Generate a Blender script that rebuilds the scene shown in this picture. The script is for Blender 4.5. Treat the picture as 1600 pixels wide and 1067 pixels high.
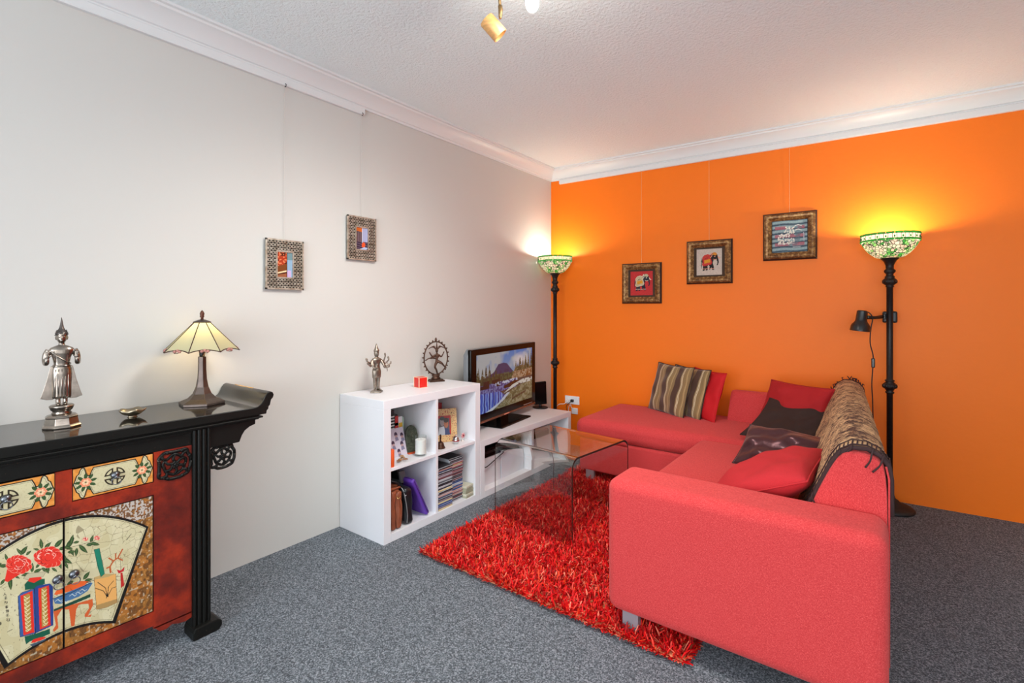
import bpy, bmesh, math, random
import numpy as np
from mathutils import Vector, Matrix, Euler
random.seed(7); rng = np.random.default_rng(7)
SC = bpy.context.scene
for o in list(bpy.data.objects): bpy.data.objects.remove(o)
COL = SC.collection
PI = math.pi
# ------------------------------------------------------------------ camera, world, lights, exposure
HC = 1.28; TH = math.atan(575/775.0)
cam_d = bpy.data.cameras.new('camera'); cam = bpy.data.objects.new('camera', cam_d); COL.objects.link(cam)
cam.location = (2.55, 0, HC); cam.rotation_euler = (PI/2, 0, TH)
cam_d.sensor_width = 36; cam_d.lens = 775/1600*36; cam_d.shift_y = (482-533.5)/1600; cam_d.clip_start = .02
SC.camera = cam
vs = SC.view_settings; vs.view_transform = 'Standard'; vs.look = 'None'; vs.gamma = 1; vs.use_curve_mapping = False
vs.exposure = -0.10
W = bpy.data.worlds.new('world'); SC.world = W; W.use_nodes = True
W.node_tree.nodes['Background'].inputs[0].default_value = (0.80, 0.90, 1.0, 1); W.node_tree.nodes['Background'].inputs[1].default_value = 1.0

def light(name, kind, loc, energy, color, size=None, size_y=None, target=None, rad=None):
    d = bpy.data.lights.new(name, kind); d.energy = energy; d.color = color
    if kind == 'AREA':
        d.shape = 'RECTANGLE'; d.size = size; d.size_y = size_y or size
    elif rad is not None: d.shadow_soft_size = rad
    o = bpy.data.objects.new(name, d); COL.objects.link(o); o.location = loc
    if target is not None:
        o.rotation_euler = (Vector(target)-Vector(loc)).to_track_quat('-Z', 'Y').to_euler()
    return o
# daylight through the windows behind the camera, then two added fill lights
light('daylight_back', 'AREA', (2.10, -2.90, 1.20), 132, (0.86, 0.93, 1.0), 2.2, 2.2, (2.10, 2, 1.1))
light('daylight_far_right', 'AREA', (3.95, -2.90, 1.45), 25, (0.90, 0.95, 1.0), .9, 1.5, (3.95, 2, 1.4))
light('added_fill_behind_camera', 'POINT', (3.4, -1.5, 1.75), 26, (1.0, .95, .88), rad=.2)  # fill added to brighten the ceiling, no lamp seen there
light('added_fill_side', 'AREA', (4.50, -.6, 1.35), 22, (0.97, 0.97, 1.0), 2.0, 1.7, (0, .8, 1.0))  # fill added to lighten the room from an unseen side opening

# ------------------------------------------------------------------ helpers
def lin(c):
    return tuple((x/255/12.92 if x/255 <= .04045 else ((x/255+.055)/1.055)**2.4) for x in c)
def NM(name):
    m = bpy.data.materials.new(name); m.use_nodes = True
    nt = m.node_tree; return m, nt, nt.nodes['Principled BSDF']
def noise_in(nt, scale, detail=3, vec=None, coord='Object', rough=.5, stretch=None):
    tc = nt.nodes.new('ShaderNodeTexCoord'); n = nt.nodes.new('ShaderNodeTexNoise')
    n.inputs['Scale'].default_value = scale; n.inputs['Detail'].default_value = detail; n.inputs['Roughness'].default_value = rough
    if stretch:
        mp = nt.nodes.new('ShaderNodeMapping'); mp.inputs['Scale'].default_value = stretch
        nt.links.new(tc.outputs[coord], mp.inputs[0]); nt.links.new(mp.outputs[0], n.inputs['Vector'])
    else: nt.links.new(tc.outputs[coord], n.inputs['Vector'])
    return n
def ramp(nt, fac, stops):
    r = nt.nodes.new('ShaderNodeValToRGB'); cr = r.color_ramp
    while len(cr.elements) < len(stops): cr.elements.new(.5)
    for e, (p, c) in zip(cr.elements, stops): e.position = p; e.color = (*c, 1)
    nt.links.new(fac, r.inputs[0]); return r
def bump(nt, b, h, strength, dist=.002):
    bn = nt.nodes.new('ShaderNodeBump'); bn.inputs['Strength'].default_value = strength; bn.inputs['Distance'].default_value = dist
    nt.links.new(h, bn.inputs['Height']); nt.links.new(bn.outputs[0], b.inputs['Normal']); return bn
def mat(name, c, rough=.5, metal=0, var=.0, vscale=20, bmp=0, bscale=200, spec=None, coat=0, emit=None, es=0, stretch=None, bdist=.001):
    m, nt, b = NM(name); c = lin(c)
    b.inputs['Base Color'].default_value = (*c, 1); b.inputs['Roughness'].default_value = rough; b.inputs['Metallic'].default_value = metal
    if spec is not None: b.inputs['Specular IOR Level'].default_value = spec
    if coat: b.inputs['Coat Weight'].default_value = coat; b.inputs['Coat Roughness'].default_value = .08
    if emit: b.inputs['Emission Color'].default_value = (*lin(emit), 1); b.inputs['Emission Strength'].default_value = es
    if var:
        n = noise_in(nt, vscale, 4, stretch=stretch)
        r = ramp(nt, n.outputs['Fac'], [(.3, tuple(x*(1-var) for x in c)), (.7, tuple(min(1, x*(1+var)) for x in c))])
        nt.links.new(r.outputs[0], b.inputs['Base Color'])
    if bmp:
        n = noise_in(nt, bscale, 3, stretch=stretch); bump(nt, b, n.outputs['Fac'], bmp, bdist)
    return m
def vmat(name, rough=.5, emit=0, bmp=0, bscale=200, coat=0, metal=0):
    m, nt, b = NM(name); a = nt.nodes.new('ShaderNodeAttribute'); a.attribute_name = 'Col'
    nt.links.new(a.outputs['Color'], b.inputs['Base Color']); b.inputs['Roughness'].default_value = rough; b.inputs['Metallic'].default_value = metal
    if emit: nt.links.new(a.outputs['Color'], b.inputs['Emission Color']); b.inputs['Emission Strength'].default_value = emit
    if coat: b.inputs['Coat Weight'].default_value = coat; b.inputs['Coat Roughness'].default_value = .1
    if bmp: n = noise_in(nt, bscale, 3); bump(nt, b, n.outputs['Fac'], bmp, .001)
    return m

def front_only(nt, fr, mi):   # reflection where light enters the sheet, none added where it leaves
    ge = nt.nodes.new('ShaderNodeNewGeometry'); a = nt.nodes.new('ShaderNodeMath'); a.operation = 'SUBTRACT'; a.inputs[0].default_value = 1; nt.links.new(ge.outputs['Backfacing'], a.inputs[1])
    b = nt.nodes.new('ShaderNodeMath'); b.operation = 'MULTIPLY'; nt.links.new(fr.outputs[0], b.inputs[0]); nt.links.new(a.outputs[0], b.inputs[1]); nt.links.new(b.outputs[0], mi.inputs[0])
class MB:
    def __init__(s): s.v = []; s.f = []; s.m = []
    def add(s, vs, fs, mi=0):
        k = len(s.v); s.v += [tuple(p) for p in vs]; s.f += [tuple(i+k for i in f) for f in fs]; s.m += [mi]*len(fs); return s
    def box(s, x0, y0, z0, x1, y1, z1, mi=0, M=None):
        vs = [Vector(p) for p in ((x0,y0,z0),(x1,y0,z0),(x1,y1,z0),(x0,y1,z0),(x0,y0,z1),(x1,y0,z1),(x1,y1,z1),(x0,y1,z1))]
        if M is not None: vs = [M @ p for p in vs]
        return s.add(vs, [(0,3,2,1),(4,5,6,7),(0,1,5,4),(1,2,6,5),(2,3,7,6),(3,0,4,7)], mi)
    def prism(s, pts, axis, a, b, mi=0, M=None):
        """closed outline pts (2-D) extruded along axis ('x': pts are (y,z); 'y': (x,z); 'z': (x,y)) from a to b"""
        def P(p, t): return {'x': (t, p[0], p[1]), 'y': (p[0], t, p[1]), 'z': (p[0], p[1], t)}[axis]
        n = len(pts); vs = [Vector(P(p, a)) for p in pts]+[Vector(P(p, b)) for p in pts]
        if M is not None: vs = [M @ p for p in vs]
        fs = [tuple(range(n))[::-1], tuple(range(n, 2*n))]+[(i, (i+1) % n, n+(i+1) % n, n+i) for i in range(n)]
        return s.add(vs, fs, mi)
    def lathe(s, prof, c=(0,0,0), n=32, mi=0, M=None, cap=True, ang=0, sx=1, sy=1):
        vs = []
        for r, z in prof:
            for k in range(n):
                a = 2*PI*k/n+ang; vs.append(Vector((r*math.cos(a)*sx, r*math.sin(a)*sy, z)))
        if M is not None: vs = [M @ p for p in vs]
        vs = [p+Vector(c) for p in vs]
        fs = [(j*n+k, j*n+(k+1) % n, (j+1)*n+(k+1) % n, (j+1)*n+k) for j in range(len(prof)-1) for k in range(n)]
        if cap: fs += [tuple(range(n))[::-1], tuple((len(prof)-1)*n+k for k in range(n))]
        return s.add(vs, fs, mi)
    def tube(s, pts, r, n=8, mi=0, smooth=0, flat=1.0):
        pts = [Vector(p) for p in pts]; rs = r if isinstance(r, (list, tuple)) else [r]*len(pts)
        if smooth:
            q = []; qr = []
            for i in range(len(pts)-1):
                p0 = pts[max(i-1, 0)]; p1 = pts[i]; p2 = pts[i+1]; p3 = pts[min(i+2, len(pts)-1)]
                for k in range(smooth):
                    t = k/smooth
                    q.append(.5*((2*p1)+(p2-p0)*t+(2*p0-5*p1+4*p2-p3)*t*t+(3*p1-p0-3*p2+p3)*t**3)); qr.append(rs[i]*(1-t)+rs[i+1]*t)
            q.append(pts[-1]); qr.append(rs[-1]); pts = q; rs = qr
        vs = []; up = None
        for i, p in enumerate(pts):
            d = (pts[min(i+1, len(pts)-1)]-pts[max(i-1, 0)]).normalized()
            if up is None: up = Vector((0,0,1)) if abs(d.z) < .9 else Vector((1,0,0))
            a = d.cross(up).normalized(); b = a.cross(d).normalized(); up = b
            for k in range(n): vs.append(p+a*math.cos(2*PI*k/n)*rs[i]+b*math.sin(2*PI*k/n)*rs[i]*flat)
        m = len(pts)
        fs = [(j*n+k, j*n+(k+1) % n, (j+1)*n+(k+1) % n, (j+1)*n+k) for j in range(m-1) for k in range(n)]
        fs += [tuple(range(n))[::-1], tuple((m-1)*n+k for k in range(n))]
        return s.add(vs, fs, mi)
    def ball(s, c, r, mi=0, n=12, sc=(1,1,1)):
        m = n//2+1
        vs = [(c[0]+r*sc[0]*math.sin(PI*j/m)*math.cos(2*PI*k/n), c[1]+r*sc[1]*math.sin(PI*j/m)*math.sin(2*PI*k/n), c[2]+r*sc[2]*math.cos(PI*j/m)) for j in range(1, m) for k in range(n)]
        vs += [(c[0], c[1], c[2]+r*sc[2]), (c[0], c[1], c[2]-r*sc[2])]; L = len(vs)
        fs = [((j+1)*n+k, (j+1)*n+(k+1) % n, j*n+(k+1) % n, j*n+k) for j in range(m-2) for k in range(n)]
        fs += [(k, (k+1) % n, L-2) for k in range(n)]+[((m-2)*n+(k+1) % n, (m-2)*n+k, L-1) for k in range(n)]
        return s.add(vs, fs, mi)
    def rings(s, R, n=20, mi=0, pw=1.0):
        """R: list of (cx,cy,z,rx,ry)"""
        vs = []
        for cx, cy, z, rx, ry in R:
            for k in range(n):
                a = 2*PI*k/n; ca, sa = math.cos(a), math.sin(a)
                vs.append((cx+rx*math.copysign(abs(ca)**pw, ca), cy+ry*math.copysign(abs(sa)**pw, sa), z))
        fs = [(j*n+k, j*n+(k+1) % n, (j+1)*n+(k+1) % n, (j+1)*n+k) for j in range(len(R)-1) for k in range(n)]
        fs += [tuple(range(n))[::-1], tuple((len(R)-1)*n+k for k in range(n))]
        return s.add(vs, fs, mi)

def base_matrix(par):
    return Matrix.Translation(par.location) @ par.rotation_euler.to_matrix().to_4x4()
def link(o, parent, local):
    COL.objects.link(o)
    if parent is not None:
        o.parent = parent
        if parent.type == 'EMPTY' and not local: o.matrix_parent_inverse = base_matrix(parent).inverted()
def obj(name, mb, mats, parent=None, bevel=0, smooth=False, sub=0, local=False, segs=2, remesh=0, label=None, auto=None):
    me = bpy.data.meshes.new(name); off = Vector((0,0,0))
    if parent is None:
        a = np.array(mb.v); off = Vector(((a[:,0].min()+a[:,0].max())/2, (a[:,1].min()+a[:,1].max())/2, a[:,2].min()))
        me.from_pydata([tuple(Vector(p)-off) for p in mb.v], [], mb.f)
    else: me.from_pydata(mb.v, [], mb.f)
    if not isinstance(mats, (list, tuple)): mats = [mats]
    for m in mats: me.materials.append(m)
    if len(mats) > 1: me.polygons.foreach_set('material_index', mb.m)
    me.validate(clean_customdata=False); 
    bm = bmesh.new(); bm.from_mesh(me); bmesh.ops.recalc_face_normals(bm, faces=bm.faces); bm.to_mesh(me); bm.free()
    if smooth or auto: me.polygons.foreach_set('use_smooth', [True]*len(me.polygons))
    if auto:
        me.set_sharp_from_angle(angle=math.radians(auto))
    o = bpy.data.objects.new(name, me); link(o, parent, local)
    if parent is None: o.location = off
    if bevel:
        md = o.modifiers.new('bevel', 'BEVEL'); md.width = bevel; md.segments = segs; md.limit_method = 'ANGLE'; md.angle_limit = math.radians(40)
    if remesh:
        md = o.modifiers.new('remesh', 'REMESH'); md.mode = 'VOXEL'; md.voxel_size = remesh; md.use_smooth_shade = True
        md = o.modifiers.new('smooth', 'SMOOTH'); md.iterations = 2; md.factor = .5
    if sub:
        md = o.modifiers.new('sub', 'SUBSURF'); md.levels = sub; md.render_levels = sub
    if label: o['label'] = label
    return o
def thing(name, label, cat, loc=(0,0,0), rz=0, group=None):
    o = bpy.data.objects.new(name, None); COL.objects.link(o); o.location = loc; o.rotation_euler = (0,0,rz)
    o.empty_display_size = .05; return tag(o, label, cat, group)
def tag(o, label, cat, group=None):
    o['label'] = label; o['category'] = cat
    if group: o['group'] = group
    return o
def struct(name, mb, m, **k):
    o = obj(name, mb, m, **k); o['kind'] = 'structure'; return o
def dup(root, loc=None, rz=None, label=None, cat=None, group=None):
    r = root.copy(); COL.objects.link(r)
    if loc is not None: r.location = loc
    if rz is not None: r.rotation_euler = (0,0,rz)
    if label: r['label'] = label
    if group: r['group'] = group
    for ch in list(root.children):
        c = ch.copy(); COL.objects.link(c); c.parent = r
        for g in list(ch.children):
            d = g.copy(); COL.objects.link(d); d.parent = c
    return r

# ---- painted surfaces: a numpy canvas whose colours become vertex colours of a fine grid
class Canvas:
    def __init__(s, W, H, u0, u1, v0, v1, bg):
        s.W, s.H = W, H; s.u = np.linspace(u0, u1, W)[None, :].repeat(H, 0); s.v = np.linspace(v0, v1, H)[:, None].repeat(W, 1)
        s.c = np.zeros((H, W, 3)); s.c[:] = np.array(lin(bg)); s.px = abs(u1-u0)/W
    def mask(s, pts):
        x, y = s.u, s.v; ins = np.zeros(x.shape, bool); n = len(pts)
        for i in range(n):
            x0, y0 = pts[i]; x1, y1 = pts[(i+1) % n]
            if y0 == y1: continue
            c = ((y0 > y) != (y1 > y)) & (x < (x1-x0)*(y-y0)/(y1-y0)+x0); ins ^= c
        return ins
    def put(s, m, col, a=1.0):
        s.c[m] = s.c[m]*(1-a)+np.array(lin(col))*a; return s
    def poly(s, pts, col, a=1.0): return s.put(s.mask(pts), col, a)
    def dist(s, pts, closed=False):
        d = np.full(s.u.shape, 1e9); P = list(pts)+([pts[0]] if closed else [])
        for (x0, y0), (x1, y1) in zip(P[:-1], P[1:]):
            dx, dy = x1-x0, y1-y0; L = dx*dx+dy*dy+1e-15
            t = np.clip(((s.u-x0)*dx+(s.v-y0)*dy)/L, 0, 1); d = np.minimum(d, np.hypot(s.u-x0-t*dx, s.v-y0-t*dy))
        return d
    def line(s, pts, w, col, closed=False, a=1.0): return s.put(s.dist(pts, closed) < w/2, col, a)
    def ell(s, cx, cy, rx, ry, col, ang=0, a=1.0, ring=None):
        dx, dy = s.u-cx, s.v-cy; ca, sa = math.cos(ang), math.sin(ang)
        q = np.hypot((dx*ca+dy*sa)/rx, (-dx*sa+dy*ca)/ry)
        return s.put((q < 1) & ((q > ring) if ring else True), col, a)
def vnoise(H, W, n, seed=0):
    r = np.random.default_rng(seed); g = r.random((n+2, int(n*W/H)+3))
    y = np.linspace(0, n, H); x = np.linspace(0, int(n*W/H), W)
    yi = y.astype(int); xi = x.astype(int); fy = (y-yi)[:, None]; fx = (x-xi)[None]
    fy = fy*fy*(3-2*fy); fx = fx*fx*(3-2*fx)
    a = g[np.ix_(yi, xi)]; b = g[np.ix_(yi, xi+1)]; c = g[np.ix_(yi+1, xi)]; d = g[np.ix_(yi+1, xi+1)]
    return (a*(1-fx)+b*fx)*(1-fy)+(c*(1-fx)+d*fx)*fy
def painted(name, cv, O, U, V, m, parent, thick=0, local=False, label=None):
    """grid from corner O along U (canvas u) and V (canvas v), colours from the canvas; a real slab when thick"""
    H, Wd = cv.H, cv.W; O, U, V = map(Vector, (O, U, V)); N = U.cross(V).normalized()
    a = np.linspace(0, 1, Wd)[None, :, None]; b = np.linspace(0, 1, H)[:, None, None]
    P = (np.array(O)+a*np.array(U)+b*np.array(V)).reshape(-1, 3)
    idx = np.arange(H*Wd).reshape(H, Wd)
    F = np.stack([idx[:-1,:-1], idx[:-1,1:], idx[1:,1:], idx[1:,:-1]], -1).reshape(-1, 4).tolist()
    C = np.concatenate([cv.c.reshape(-1, 3), np.ones((H*Wd, 1))], 1)
    if thick:
        k = len(P); P = np.concatenate([P, np.array([O-N*thick, O+U-N*thick, O+U+V-N*thick, O+V-N*thick])])
        c0, c1, c2, c3 = idx[0,0], idx[0,-1], idx[-1,-1], idx[-1,0]
        F += [[k+3,k+2,k+1,k], [c0, k, k+1, c1], [c1, k+1, k+2, c2], [c2, k+2, k+3, c3], [c3, k+3, k, c0]]
        C = np.concatenate([C, np.repeat(C[:1], 4, 0)])
    me = bpy.data.meshes.new(name); me.from_pydata(P.tolist(), [], F)
    at = me.color_attributes.new('Col', 'FLOAT_COLOR', 'POINT'); at.data.foreach_set('color', C.ravel())
    me.materials.append(m); o = bpy.data.objects.new(name, me); link(o, parent, local)
    if label: o['label'] = label
    return o
# ------------------------------------------------------------------ the room
SLOPE = .036                      # the orange wall is not quite square to the white one
def yb(x): return 4.07+SLOPE*x    # its face
H = 2.60; YB = -3.0; XR = 4.6
white_paint = mat('warm white wall paint', (204, 202, 197), .65, bmp=.08, bscale=140)
m, nt, b = NM('orange wall paint'); orange_paint = m
b.inputs['Base Color'].default_value = (*lin((248, 120, 12)), 1); b.inputs['Roughness'].default_value = .48; b.inputs['Specular IOR Level'].default_value = .3
n = noise_in(nt, 45, 3); bump(nt, b, n.outputs['Fac'], .22, .003)
m, nt, b = NM('stippled ceiling'); ceil_m = m
b.inputs['Base Color'].default_value = (*lin((238, 248, 250)), 1); b.inputs['Roughness'].default_value = .85
n = noise_in(nt, 62, 4, rough=.65); bump(nt, b, n.outputs['Fac'], 1.0, .010)
trim_m = mat('white gloss trim', (222, 223, 223), .4)
m, nt, b = NM('grey loop carpet'); carpet = m
n1 = noise_in(nt, 190, 3, rough=.8); n2 = noise_in(nt, 70, 2)
r1 = ramp(nt, n1.outputs['Fac'], [(.36, lin((62, 66, 71))), (.50, lin((104, 112, 119))), (.62, lin((172, 178, 186)))])
mx = nt.nodes.new('ShaderNodeMix'); mx.data_type = 'RGBA'; mx.blend_type = 'MULTIPLY'; mx.inputs[0].default_value = .5
r2 = ramp(nt, n2.outputs['Fac'], [(.35, (.78,.78,.78)), (.65, (1,1,1))])
nt.links.new(r1.outputs[0], mx.inputs[6]); nt.links.new(r2.outputs[0], mx.inputs[7]); nt.links.new(mx.outputs[2], b.inputs['Base Color'])
b.inputs['Roughness'].default_value = .95; b.inputs['Specular IOR Level'].default_value = .1
bump(nt, b, n1.outputs['Fac'], .8, .006)

struct('floor', MB().box(-.12, YB-.12, -.05, XR+.12, yb(XR)+.2, 0), carpet)
struct('ceiling', MB().box(-.12, YB-.12, H, XR+.12, yb(XR)+.2, H+.06), ceil_m)
struct('wall_left', MB().box(-.12, YB-.12, 0, 0, yb(0)+.12, H), white_paint)
struct('wall_far', MB().prism([(0, yb(0)), (XR+.12, yb(XR+.12)), (XR+.12, yb(XR+.12)+.12), (0, yb(0)+.12)], 'z', 0, H), orange_paint)
def wall_holes(name, axis, a0, a1, t0, t1, holes):
    """wall along one axis with window openings (a_from, a_to, z_from, z_to)"""
    mb = MB(); cur = a0
    def bx(p, q, z0, z1):
        if axis == 'x': mb.box(p, t0, z0, q, t1, z1)
        else: mb.box(t0, p, z0, t1, q, z1)
    for (p, q, z0, z1) in holes:
        bx(cur, p, 0, H); bx(p, q, 0, z0); bx(p, q, z1, H); cur = q
    bx(cur, a1, 0, H); return struct(name, mb, white_paint)
wall_holes('wall_back', 'x', 0, XR, YB-.12, YB, [(.95, 3.25, .06, 2.36), (3.45, 4.45, .65, 2.25)])
wall_holes('wall_right', 'y', YB, yb(XR), XR, XR+.12, [(-1.65, .45, .5, 2.3)])
glass_pane = mat('window glass', (255, 255, 255), 0); g = glass_pane.node_tree
tr = g.nodes.new('ShaderNodeBsdfTransparent'); gl = g.nodes.new('ShaderNodeBsdfGlossy'); gl.inputs['Roughness'].default_value = 0
fr = g.nodes.new('ShaderNodeFresnel'); mi = g.nodes.new('ShaderNodeMixShader'); front_only(g, fr, mi)
g.links.new(tr.outputs[0], mi.inputs[1]); g.links.new(gl.outputs[0], mi.inputs[2]); g.links.new(mi.outputs[0], g.nodes['Material Output'].inputs[0])
def window(n, axis, a0, a1, z0, z1, t):
    mb = MB(); w = .05
    def bx(p, q, za, zb, d=.03, mi=0):
        if axis == 'x': mb.box(p, t-d, za, q, t+d, zb, mi)
        else: mb.box(t-d, p, za, t+d, q, zb, mi)
    bx(a0, a1, z0, z0+w); bx(a0, a1, z1-w, z1); bx(a0, a0+w, z0+w, z1-w); bx(a1-w, a1, z0+w, z1-w)
    c = (a0+a1)/2; bx(c-.025, c+.025, z0+w, z1-w, .025); bx(a0+w, a1-w, z0+w, z1-w, .003, 1)
    o = struct('window_%d' % n, mb, [trim_m, glass_pane])
window(1, 'x', .95, 3.25, .06, 2.36, YB-.07); window(2, 'x', 3.45, 4.45, .65, 2.25, YB-.07); window(3, 'y', -1.65, .45, .5, 2.3, XR+.07)  # the window in the right wall is unseen, added for the side fill
# plaster cornice: a stepped cove, same profile on every wall
CP = [(0, 2.50), (.012, 2.50), (.014, 2.512), (.022, 2.516), (.028, 2.53), (.045, 2.552), (.07, 2.572), (.082, 2.576), (.086, 2.586), (.10, 2.588), (.10, H), (0, H)]
struct('trim_1', MB().prism(CP, 'y', YB, yb(0)), trim_m, auto=30)
MBf = Matrix.Translation((0, yb(0), 0)) @ Matrix.Rotation(math.atan(SLOPE), 4, 'Z')     # frame of the orange wall: x along it, -y into the room
LB = XR/math.cos(math.atan(SLOPE))
struct('trim_2', MB().prism([(-a, z) for a, z in CP], 'x', 0, LB, M=MBf), trim_m, auto=30)
struct('trim_3', MB().prism([(YB+a, z) for a, z in CP], 'x', 0, XR), trim_m, auto=30)
struct('trim_4', MB().prism([(XR-a, z) for a, z in CP], 'y', YB, yb(XR)), trim_m, auto=30)
# picture rails under the cornice
RP = [(0, 2.462), (.018, 2.462), (.021, 2.468), (.021, 2.500), (.012, 2.506), (0, 2.506)]
struct('trim_5', MB().prism(RP, 'y', YB, 1.90), trim_m)
RB = [(-a, z) for a, z in RP]
struct('trim_6', MB().prism(RB, 'x', .10, LB, M=MBf), trim_m)
# ------------------------------------------------------------------ black and red altar cabinet
m, nt, b = NM('worn black lacquer'); lacquer = m
n = noise_in(nt, 9, 5, rough=.7); n2 = noise_in(nt, 160, 3, rough=.7)
mu = nt.nodes.new('ShaderNodeMath'); mu.operation = 'MULTIPLY'; nt.links.new(n.outputs['Fac'], mu.inputs[0]); nt.links.new(n2.outputs['Fac'], mu.inputs[1])
r = ramp(nt, mu.outputs[0], [(.37, lin((20, 20, 18))), (.44, lin((130, 94, 74)))]); nt.links.new(r.outputs[0], b.inputs['Base Color'])
b.inputs['Roughness'].default_value = .40; b.inputs['Specular IOR Level'].default_value = .22; bump(nt, b, n.outputs['Fac'], .12, .01)
m, nt, b = NM('polished black tabletop'); lac_top = m
n = noise_in(nt, 5, 4, rough=.6); r = ramp(nt, n.outputs['Fac'], [(.3, (.004,.004,.004)), (.75, (.012,.009,.006))]); nt.links.new(r.outputs[0], b.inputs['Base Color'])
r = ramp(nt, n.outputs['Fac'], [(.3, (.05,)*3), (.8, (.16,)*3)]); nt.links.new(r.outputs[0], b.inputs['Roughness'])
b.inputs['Specular IOR Level'].default_value = .7; b.inputs['Coat Weight'].default_value = .25; b.inputs['Coat Roughness'].default_value = .03
m, nt, b = NM('worn red lacquer'); redlac = m
n = noise_in(nt, 7, 5, rough=.65); r = ramp(nt, n.outputs['Fac'], [(.25, lin((60, 20, 16))), (.45, lin((112, 32, 20))), (.60, lin((158, 46, 20))), (.75, lin((206, 80, 30)))])
nt.links.new(r.outputs[0], b.inputs['Base Color']); b.inputs['Roughness'].default_value = .3; n3 = noise_in(nt, 60, 4); bump(nt, b, n3.outputs['Fac'], .3, .003)
m, nt, b = NM('dark pewter'); pewter = m
b.inputs['Base Color'].default_value = (.16,.17,.19,1); b.inputs['Metallic'].default_value = 1; b.inputs['Roughness'].default_value = .32
worn_gold = mat('rubbed wooden edge', (196, 152, 92), .35, var=.3, vscale=30)
paint_m = vmat('painted crackled lacquer', .32, bmp=.25, bscale=220)
YC = .430; XF = .42
cab = thing('altar_cabinet', 'black and red lacquered altar cabinet with painted doors and scroll ended top', 'cabinet', (.21, YC, 0))
def mir(pts): return [(2*YC-y, z) for y, z in pts][::-1]
# top: a long board whose ends roll up in scrolls
E_up = [(1.030, .860), (1.052, .863), (1.066, .872), (1.076, .888), (1.083, .904), (1.092, .916), (1.104, .921), (1.116, .916), (1.121, .904), (1.117, .892), (1.109, .884), (1.106, .872), (1.104, .862), (1.098, .856), (1.097, .846), (1.090, .840), (1.088, .826)]
TP = E_up + mir(E_up)
tb = MB().prism(TP, 'x', .006, XF+.004); tb.m[0] = tb.m[1] = 1
obj('cabinet_top', tb, [lac_top, lacquer], cab, bevel=.003, auto=35)
gl_ = obj('worn_scroll_edge', MB().tube([(x_, 1.1045, .9185) for x_ in (.10, .16, .22, .27)], .0042, 8), worn_gold, cab, smooth=True, label='bare wood rubbed along the rolled edge')
mb = MB(); mb.box(.01, 2*YC-1.062, .806, XF-.006, 1.062, .826); mb.box(.01, 2*YC-1.075, .812, XF+.003, 1.075, .820)
obj('top_moulding', mb, lacquer, cab, bevel=.003)
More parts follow.
